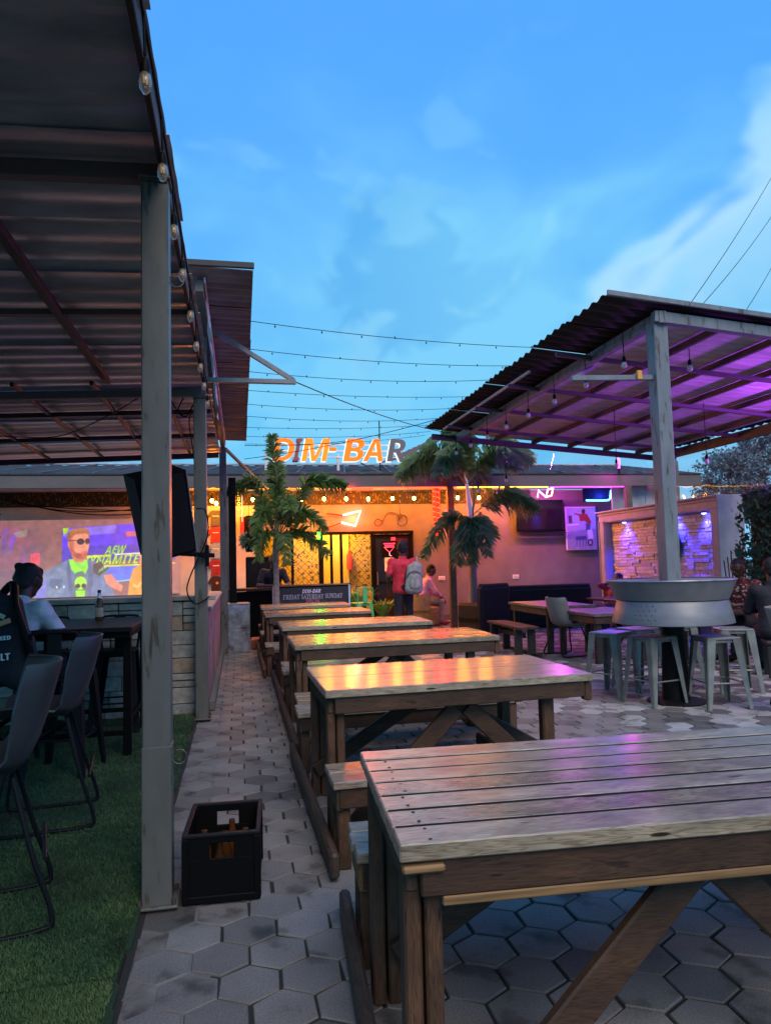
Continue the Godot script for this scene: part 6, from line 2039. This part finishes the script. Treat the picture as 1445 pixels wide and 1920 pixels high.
func overhead():
	# festoon cables over the yard with empty sockets
	var zs := [[-6.8, 3.73, -7.6, 3.83], [-7.6, 3.70, -8.35, 3.83], [-8.35, 3.66, -9.05, 3.84], [-9.1, 3.62, -10.05, 3.84], [-9.8, 3.60, -10.85, 3.84], [-10.4, 3.56, -11.6, 3.84], [-11.1, 3.53, -12.2, 3.84], [-11.7, 3.50, -12.9, 3.84], [-12.2, 3.46, -13.3, 3.84]]
	var sm := cap_mesh(0.42)
	for i in zs.size():
		var q: Array = zs[i]
		var c := thing("festoon_cable", "%s festoon cable with small sockets strung across the sky between the roofs" % ["nearest", "second nearest", "third nearest", "fourth nearest", "fifth nearest", "sixth nearest", "seventh nearest", "second farthest", "farthest"][i], "festoon cable", Vector3.ZERO, 0, "festoon cables over the yard")
		var p := sag(V(0.12, q[1], q[0]), V(3.55, q[3], q[2]), 0.045 + 0.012 * (i % 3), 14)
		part(c, "cable", tube_m(p, 0.0036, 5), M.black)
		for k in 8:
			var u := (k + 0.6 + 0.15 * sin(i * 3.0 + k)) / 8.3
			var at: Vector3 = p[0].lerp(p[-1], u) - V(0, 4 * (0.045 + 0.012 * (i % 3)) * u * (1 - u), 0)
			part(c, "socket", sm, M.black, at - V(0, 0.002, 0), V(180 if (k + i) % 4 == 3 else 0, 0, 0)).position.y -= 0.03 if (k + i) % 4 != 3 else -0.02
	var w := [[V(0.57, 3.2, -7.0), V(3.7, 3.78, -12.6), 0.06, "dark guy wire from the left bracket down to the red roof"], [V(0.12, 3.45, -12.3), V(4.0, 4.9, -18.6), 0.12, "thin crossing wire above the roof sign rising to the right"], [V(0.12, 3.38, -13.4), V(3.55, 3.86, -11.5), 0.08, "thin crossing wire low above the roof sign"],
		[V(5.2, 3.8, -8.5), V(12.5, 10.5, -14.0), 0.15, "upper of the three service wires climbing at the top right"], [V(5.1, 3.8, -8.4), V(12.5, 9.6, -14.0), 0.2, "middle of the three service wires climbing at the top right"], [V(6.0, 3.75, -8.4), V(12.5, 8.6, -14.0), 0.15, "lowest of the three service wires climbing at the top right"]]
	for q in w: single("overhead_wire", tube_m(sag(q[0], q[1], q[2], 12), 0.006, 5), M.black, q[3], "wire")
	# unlit bulbs along the left roof edge
	var bm := bulb_mesh(0.8, 1.5)
	var cm := cap_mesh(0.9)
	var s := thing("string_lights", "string of unlit candle bulbs along the edge of the left canopy", "string lights")
	var ps := []
	var z := -1.2
	while z > -8.2:
		ps.append(V(-0.268, 3.10, z + 0.0))
		ps.append(V(-0.262, 3.065, z - 0.29))
		z -= 0.58
	part(s, "cable", tube_m(ps, 0.006, 5), M.black)
	for zb in [-1.62, -2.15, -2.65, -3.13, -3.6, -4.2, -4.78, -5.3, -5.85, -6.5]:
		z = zb
		part(s, "drop_cord", tube_m([V(-0.262, 3.07, z), V(-0.258, 2.94, z)], 0.005, 5), M.black)
		hung_bulb(s, V(-0.258, 2.88, z), 0.85, M.bulb_glass, bm, cm)
	# bulbs hung under the right canopy
	var b2 := bulb_mesh(1.25)
	var c2 := cap_mesh(1.25)
	var t := thing("string_lights", "unlit bulbs hung on cords along the left edge of the right canopy", "string lights")
	var frost := mat(lin(0.55, 0.50, 0.46), 0.3)
	for k in 8:
		var zz := -6.75 - k * 0.85
		part(t, "drop_cord", tube_m([V(3.98, 3.76, zz), V(3.98, 3.50, zz)], 0.005, 5), M.black)
		hung_bulb(t, V(3.98, 3.43, zz), 1.25, frost, b2, c2, false)
	part(t, "cable", tube_m([V(3.98, 3.76, -6.3), V(3.98, 3.75, -9.5), V(3.98, 3.76, -13.3)], 0.006, 5), M.black)
	var h := thing("pendant_bulbs", "pendant bulbs on long cords below the panels of the right canopy", "pendant lamps")
	for q in [[4.75, -6.75, 3.42], [5.4, -9.5, 2.75], [6.3, -8.7, 2.7], [4.9, -12.6, 2.9], [4.45, -12.9, 2.75]]:
		part(h, "drop_cord", tube_m([V(q[0], 3.72 - 0.085 * (q[0] - 3.5), q[1]), V(q[0], q[2] + 0.07, q[1])], 0.005, 5), M.black)
		hung_bulb(h, V(q[0], q[2], q[1]), 1.25, frost, b2, c2, false)
	# cables drooping over the projected picture
	var dc := thing("loose_cables", "loose dark cables drooping across the top of the left wall", "cables")
	for q in [[V(-4.9, 2.95, -16.2), V(-1.6, 2.8, -16.2), 0.22], [V(-4.7, 2.93, -16.1), V(-1.2, 2.75, -16.2), 0.26], [V(-4.4, 2.82, -16.2), V(-0.9, 2.7, -16.3), 0.08]]:
		part(dc, "cable", tube_m(sag(q[0], q[1], q[2], 14), 0.012, 5), M.black)

# ---------------------------------------------------------------- people
func pose(d: Dictionary) -> Dictionary:
	return d

func person(label: String, at: Vector3, turn: float, J: Dictionary, skin: Material, top: Material, sleeve: float, legs: Material, cell := 0.018, face := Basis(), hair_len := 0.0, shoes: Material = null) -> Node3D:
	var t := thing("person", label, "person", at, turn, "")
	var m := MB.new()
	var bn := torso(J)
	for s in ["l", "r"]: bn += arm(J, s) + leg(J, s)
	bn.append([J.neck - V(0, 0.04, 0), J.neck + face * V(0, 0.06, 0.01), 0.052, 0.05])
	nets(m, bn, cell, 0.035)
	head(m, J.neck + face * V(0, 0.075, 0.015), face)
	for s in ["l", "r"]:
		var d: Vector3 = (J["ha" + s] - J["el" + s]).normalized()
		var sg := -1.0 if s == "l" else 1.0
		var th: Vector3 = J.get("th" + s, V(0, 0, 1))
		var bk: Vector3 = J.get("bk" + s, V(sg, 0, 0))
		th = (th - d * th.dot(d)).normalized()
		bk = (bk - d * bk.dot(d) - th * bk.dot(th)).normalized()
		hand(m, J["ha" + s], d, bk, th)
	part(t, "body", m, skin)
	var c := MB.new()
	var cb := grown(torso(J), 0.017)
	for s in ["l", "r"]:
		var a := arm(J, s)
		cb.append_array(grown([limb_tail(a[0], clampf(sleeve, 0.0, 1.0))], 0.019))
		if sleeve > 1.0: cb.append_array(grown([limb_tail(a[1], clampf(sleeve - 1.0, 0.0, 1.0))], 0.018))
	nets(c, cb, cell, 0.03)
	part(t, "shirt", c, top)
	var l := MB.new()
	var lb := []
	for s in ["l", "r"]:
		var g := leg(J, s)
		lb += grown([g[0], limb_tail(g[1], 0.93)], 0.016)
	var pel: Vector3 = (J.hipl + J.hipr) / 2
	lb.append([pel + (J.hipr - pel) * 0.8 + V(0, 0.05, 0), pel + (J.hipl - pel) * 0.8 + V(0, 0.05, 0), 0.118, 0.118])
	nets(l, lb, cell, 0.03)
	part(t, "trousers", l, legs)
	var f := MB.new()
	for s in ["l", "r"]: nets(f, shoe(J["an" + s], J.get("toe" + s, V(0, 0, 1))), 0.012, 0.02)
	part(t, "shoes", f, shoes if shoes else M.black)
	var h := MB.new()
	var hp: Vector3 = J.neck + face * V(0, 0.075, 0.015)
	var hb := [[hp + face * V(0, 0.145, -0.03), hp + face * V(0, 0.15, 0.01), 0.089, 0.078], [hp + face * V(0, 0.10, -0.05), hp + face * V(0, 0.06, -0.05), 0.070, 0.058]]
	for k in int(hair_len * 60): hb.append([hp + face * V(rr(-0.065, 0.065), rr(0.08, 0.2), rr(-0.09, 0.02)), hp + face * V(rr(-0.065, 0.065), rr(0.08, 0.2), rr(-0.09, 0.02)), 0.026, 0.03])
	nets(h, hb, 0.009, 0.02)
	part(t, "hair", h, M.hair)
	return t

func people():
	# man in red walking to the door, seen from behind
	var J := {"hipl": V(-0.085, 0.90, 0), "hipr": V(0.085, 0.90, 0), "knl": V(-0.10, 0.49, 0.06), "knr": V(0.10, 0.48, -0.02), "anl": V(-0.10, 0.09, 0.06), "anr": V(0.11, 0.10, -0.16),
		"shl": V(-0.195, 1.41, 0.0), "shr": V(0.195, 1.42, 0.0), "ell": V(-0.27, 1.14, -0.03), "elr": V(0.27, 1.15, -0.05), "hal": V(-0.28, 0.92, 0.08), "har": V(0.26, 0.96, 0.12), "neck": V(0, 1.48, 0.01)}
	person("man in red short sleeved shirt and dark trousers walking away with a grey backpack", V(2.90, 0.0, -12.7), 172, J, M.skin, M.red, 0.75, M.navy, 0.016, Basis(Vector3.UP, 0.15), 0.5)
	var bp := thing("backpack", "grey backpack worn over the right shoulder of the man in red", "backpack", V(3.02, 0, -12.56), 172)
	var bm := MB.new()
	nets(bm, [[V(-0.07, 0.94, -0.13), V(-0.09, 1.30, -0.12), 0.115, 0.10], [V(0.03, 0.94, -0.12), V(0.0, 1.28, -0.11), 0.105, 0.09], [V(-0.03, 1.32, -0.10), V(-0.05, 1.38, -0.08), 0.06, 0.03]], 0.014, 0.04)
	part(bp, "sack", bm, M.grey_cloth)
	var pk := MB.new()
	nets(pk, [[V(-0.08, 0.98, -0.21), V(-0.07, 1.14, -0.20), 0.07, 0.06], [V(-0.0, 0.98, -0.20), V(-0.01, 1.14, -0.19), 0.065, 0.055]], 0.014, 0.03)
	part(bp, "front_pocket", pk, M.grey_cloth)
	part(bp, "zip", tube_m(curve([V(-0.19, 1.12, -0.16), V(-0.10, 1.22, -0.235), V(0.04, 1.22, -0.225), V(0.10, 1.12, -0.17)]), 0.007, 5), M.black)
	part(bp, "shoulder_strap", tube_m(curve([V(-0.10, 1.34, -0.06), V(-0.11, 1.475, 0.04), V(-0.12, 1.40, 0.13), V(-0.14, 1.15, 0.13), V(-0.17, 1.0, 0.02), V(-0.15, 0.95, -0.08)]), 0.022, 6), M.grey_cloth)
	part(bp, "side_strap", tube_m(curve([V(0.08, 1.3, -0.08), V(0.12, 1.1, -0.05), V(0.10, 0.92, -0.08)]), 0.012, 6), M.black)
	# woman in pink sitting behind him
	J = {"hipl": V(-0.09, 0.53, 0), "hipr": V(0.09, 0.53, 0), "knl": V(-0.10, 0.52, 0.42), "knr": V(0.10, 0.51, 0.43), "anl": V(-0.09, 0.10, 0.38), "anr": V(0.09, 0.10, 0.46),
		"shl": V(-0.17, 0.98, 0.13), "shr": V(0.17, 0.97, 0.13), "ell": V(-0.21, 0.74, 0.27), "elr": V(0.21, 0.74, 0.27), "hal": V(-0.10, 0.60, 0.44), "har": V(0.10, 0.60, 0.45), "neck": V(0, 1.05, 0.17),
		"thl": V(1, 0, 0), "thr": V(-1, 0, 0), "bkl": V(0, 1, 0.3), "bkr": V(0, 1, 0.3)}
	person("seated woman in pink top and beige trousers behind the man in red", V(3.92, 0, -15.4), 88, J, M.skin_b, M.pink, 1.6, M.tan, 0.016, Basis(V(1, 0, 0), 0.3), 0.3, M.darkred)
	# person leaning on the counter
	J = {"hipl": V(-0.085, 0.86, -0.3), "hipr": V(0.085, 0.86, -0.3), "knl": V(-0.10, 0.47, -0.28), "knr": V(0.10, 0.47, -0.28), "anl": V(-0.10, 0.09, -0.32), "anr": V(0.11, 0.09, -0.32),
		"shl": V(-0.19, 1.28, 0.0), "shr": V(0.19, 1.28, 0.0), "ell": V(-0.30, 1.02, 0.10), "elr": V(0.28, 1.02, 0.10), "hal": V(-0.02, 1.01, 0.26), "har": V(0.10, 1.01, 0.28), "neck": V(0, 1.33, 0.06),
		"thl": V(0, 1, 0), "thr": V(0, 1, 0), "bkl": V(0, 0.3, 1), "bkr": V(0, 0.3, 1)}
	person("person in black shirt leaning with folded arms on the counter behind the palm", V(0.66, 0, -14.35), 5, J, M.skin_b, M.navy, 0.7, M.navy, 0.016, Basis(V(1, 0, 0), 0.1))
	# person at the left edge on a bar stool
	J = {"hipl": V(-0.09, 0.80, 0), "hipr": V(0.09, 0.80, 0), "knl": V(-0.14, 0.80, 0.40), "knr": V(0.14, 0.80, 0.40), "anl": V(-0.12, 0.36, 0.34), "anr": V(0.12, 0.36, 0.34),
		"shl": V(-0.19, 1.22, 0.12), "shr": V(0.19, 1.22, 0.12), "ell": V(-0.29, 0.98, 0.26), "elr": V(0.30, 0.98, 0.24), "hal": V(-0.12, 1.02, 0.46), "har": V(0.10, 1.02, 0.46), "neck": V(0, 1.27, 0.17),
		"thl": V(0, 1, 0), "thr": V(0, 1, 0), "bkl": V(-0.6, 0, 1), "bkr": V(0.6, 0, 1)}
	person("person in white jacket hunched over the bar table at the left edge", V(-1.64, -0.09, -5.62), 160, J, M.skin, M.white, 1.9, M.navy, 0.016, Basis(V(1, 0, 0), 0.45), 0.35)
	var st := thing("bar_stool", "dark bar stool under the person in white at the left edge", "bar stool", V(-1.64, 0.0, -5.62))
	part(st, "seat", tube_m([V(0, 0.63, 0), V(0, 0.665, 0)], 0.17, 16), M.black_steel)
	for k in 4: part(st, "leg", bar_m(V(0.12 * [1, 1, -1, -1][k], 0.63, 0.12 * [1, -1, 1, -1][k]), V(0.18 * [1, 1, -1, -1][k], 0.0, 0.18 * [1, -1, 1, -1][k]), 0.03, 0.03), M.black_steel)
	var bg := thing("black_bag", "black bag with pale lettering BELT on the back of the person in white", "bag", V(-1.50, 0.02, -5.30), -8)
	var gm := MB.new()
	nets(gm, [[V(-0.10, 0.72, 0), V(-0.12, 1.18, -0.03), 0.11, 0.07], [V(0.05, 0.70, 0), V(-0.02, 1.16, -0.03), 0.11, 0.07], [V(0.12, 0.66, 0), V(0.08, 0.92, 0), 0.07, 0.06]], 0.012, 0.04)
	part(bg, "sack", gm, M.navy)
	part(bg, "strap", tube_m(curve([V(-0.16, 1.15, -0.05), V(-0.05, 1.30, -0.10), V(0.04, 1.16, 0.06), V(0.12, 0.95, 0.09), V(0.17, 0.75, 0.07)]), 0.028, 6), M.black)
	for q in [["BELT", 0.13, 0.045, V(-0.09, 0.80, 0.122)], ["BACKED", 0.15, 0.028, V(-0.11, 0.93, 0.116)]]:
		part(bg, "lettering", text_mesh(q[0], Vector2(q[1], q[2]), 0.006, 0.0), M.pale, q[3], V(-4, 0, 4))
	part(bg, "patch", B(0.10, 0.035, 0.012), mat(lin(0.6, 0.27, 0.15), 0.7), V(-0.02, 1.05, 0.098), V(-10, 0, 18))
	part(bg, "patch", B(0.08, 0.03, 0.012), mat(lin(0.45, 0.5, 0.3), 0.7), V(-0.05, 1.10, 0.085), V(-14, 0, -24))
	for k in 3: part(bg, "pale_band", B(0.10, 0.02, 0.012), M.grey_cloth, V(-0.17, 0.80 + k * 0.08, 0.095), V(0, -18, 3))
	# pair at the right edge
	var pat := img(64, 64, Color(0.35, 0.07, 0.06))
	for k in 60: fill(pat, oval(rr(0, 64), rr(0, 64), rr(2, 5), rr(2, 4)), [Color(0.75, 0.7, 0.62), Color(0.15, 0.12, 0.2), Color(0.6, 0.3, 0.2)][k % 3])
	var pm := mat(Color.WHITE, 0.8, 0, ImageTexture.create_from_image(pat), V(4, 4, 4))
	J = {"hipl": V(-0.09, 0.50, 0), "hipr": V(0.09, 0.50, 0), "knl": V(-0.12, 0.50, 0.42), "knr": V(0.12, 0.50, 0.42), "anl": V(-0.10, 0.09, 0.40), "anr": V(0.10, 0.09, 0.45),
		"shl": V(-0.19, 0.98, 0.04), "shr": V(0.19, 0.98, 0.04), "ell": V(-0.26, 0.74, 0.16), "elr": V(0.26, 0.74, 0.16), "hal": V(-0.10, 0.72, 0.38), "har": V(0.10, 0.72, 0.38), "neck": V(0, 1.04, 0.06),
		"thl": V(0, 1, 0), "thr": V(0, 1, 0), "bkl": V(-0.6, 0, 1), "bkr": V(0.6, 0, 1)}
	person("seated person in red patterned shirt facing left beside the hedge", V(6.72, 0, -8.65), -70, J, M.skin, pm, 0.8, M.navy, 0.016, Basis(V(1, 0, 0), 0.25))
	person("seated person in dark jacket seen from behind at the right edge", V(6.02, 0, -7.25), 150, J, M.skin, M.navy, 1.9, M.navy, 0.016, Basis(V(1, 0, 0), 0.2))
	for q in [[6.78, -8.65, "plain dark stool under the person in the patterned shirt", -70], [6.02, -7.2, "plain dark stool under the person in the dark jacket", 150]]:
		var s2 := thing("stool", q[2], "stool", V(q[0], 0, q[1]), q[3])
		part(s2, "seat", B(0.36, 0.05, 0.36, 0.015), M.dark_wood, V(0, 0.385, 0))
		for k in 4: part(s2, "leg", B(0.04, 0.36, 0.04), M.dark_wood, V(0.14 * [1, 1, -1, -1][k], 0.18, 0.14 * [1, -1, 1, -1][k]))
	# reclining person by the niche
	J = {"hipl": V(-0.09, 0.46, 0.1), "hipr": V(0.09, 0.46, 0.1), "knl": V(-0.12, 0.50, 0.52), "knr": V(0.12, 0.50, 0.52), "anl": V(-0.10, 0.09, 0.50), "anr": V(0.10, 0.09, 0.55),
		"shl": V(-0.18, 0.86, -0.12), "shr": V(0.18, 0.86, -0.12), "ell": V(-0.34, 0.98, 0.0), "elr": V(0.34, 0.98, 0.0), "hal": V(-0.12, 1.02, -0.14), "har": V(0.12, 1.02, -0.14), "neck": V(0, 0.92, -0.14),
		"thl": V(0, 1, 0), "thr": V(0, 1, 0), "bkl": V(0, 0, -1), "bkr": V(0, 0, -1)}
	person("reclining person in dark red with raised arms on the bench below the stone niche", V(7.55, -0.16, -13.6), -60, J, M.skin_b, M.darkred, 1.0, M.navy, 0.016, Basis(V(1, 0, 0), -0.1))
	var bn := thing("wall_bench", "dark bench along the foot of the stone niche wall", "bench", V(7.65, 0, -12.9))
	part(bn, "seat", B(0.5, 0.06, 3.6), M.dark_wood, V(0, 0.36, 0))
	part(bn, "backrest", B(0.06, 0.35, 3.6), M.dark_wood, V(0.26, 0.57, 0))
	for z in [-1.6, -0.5, 0.5, 1.6]: part(bn, "leg", B(0.4, 0.33, 0.05), M.dark_wood, V(0, 0.165, z))
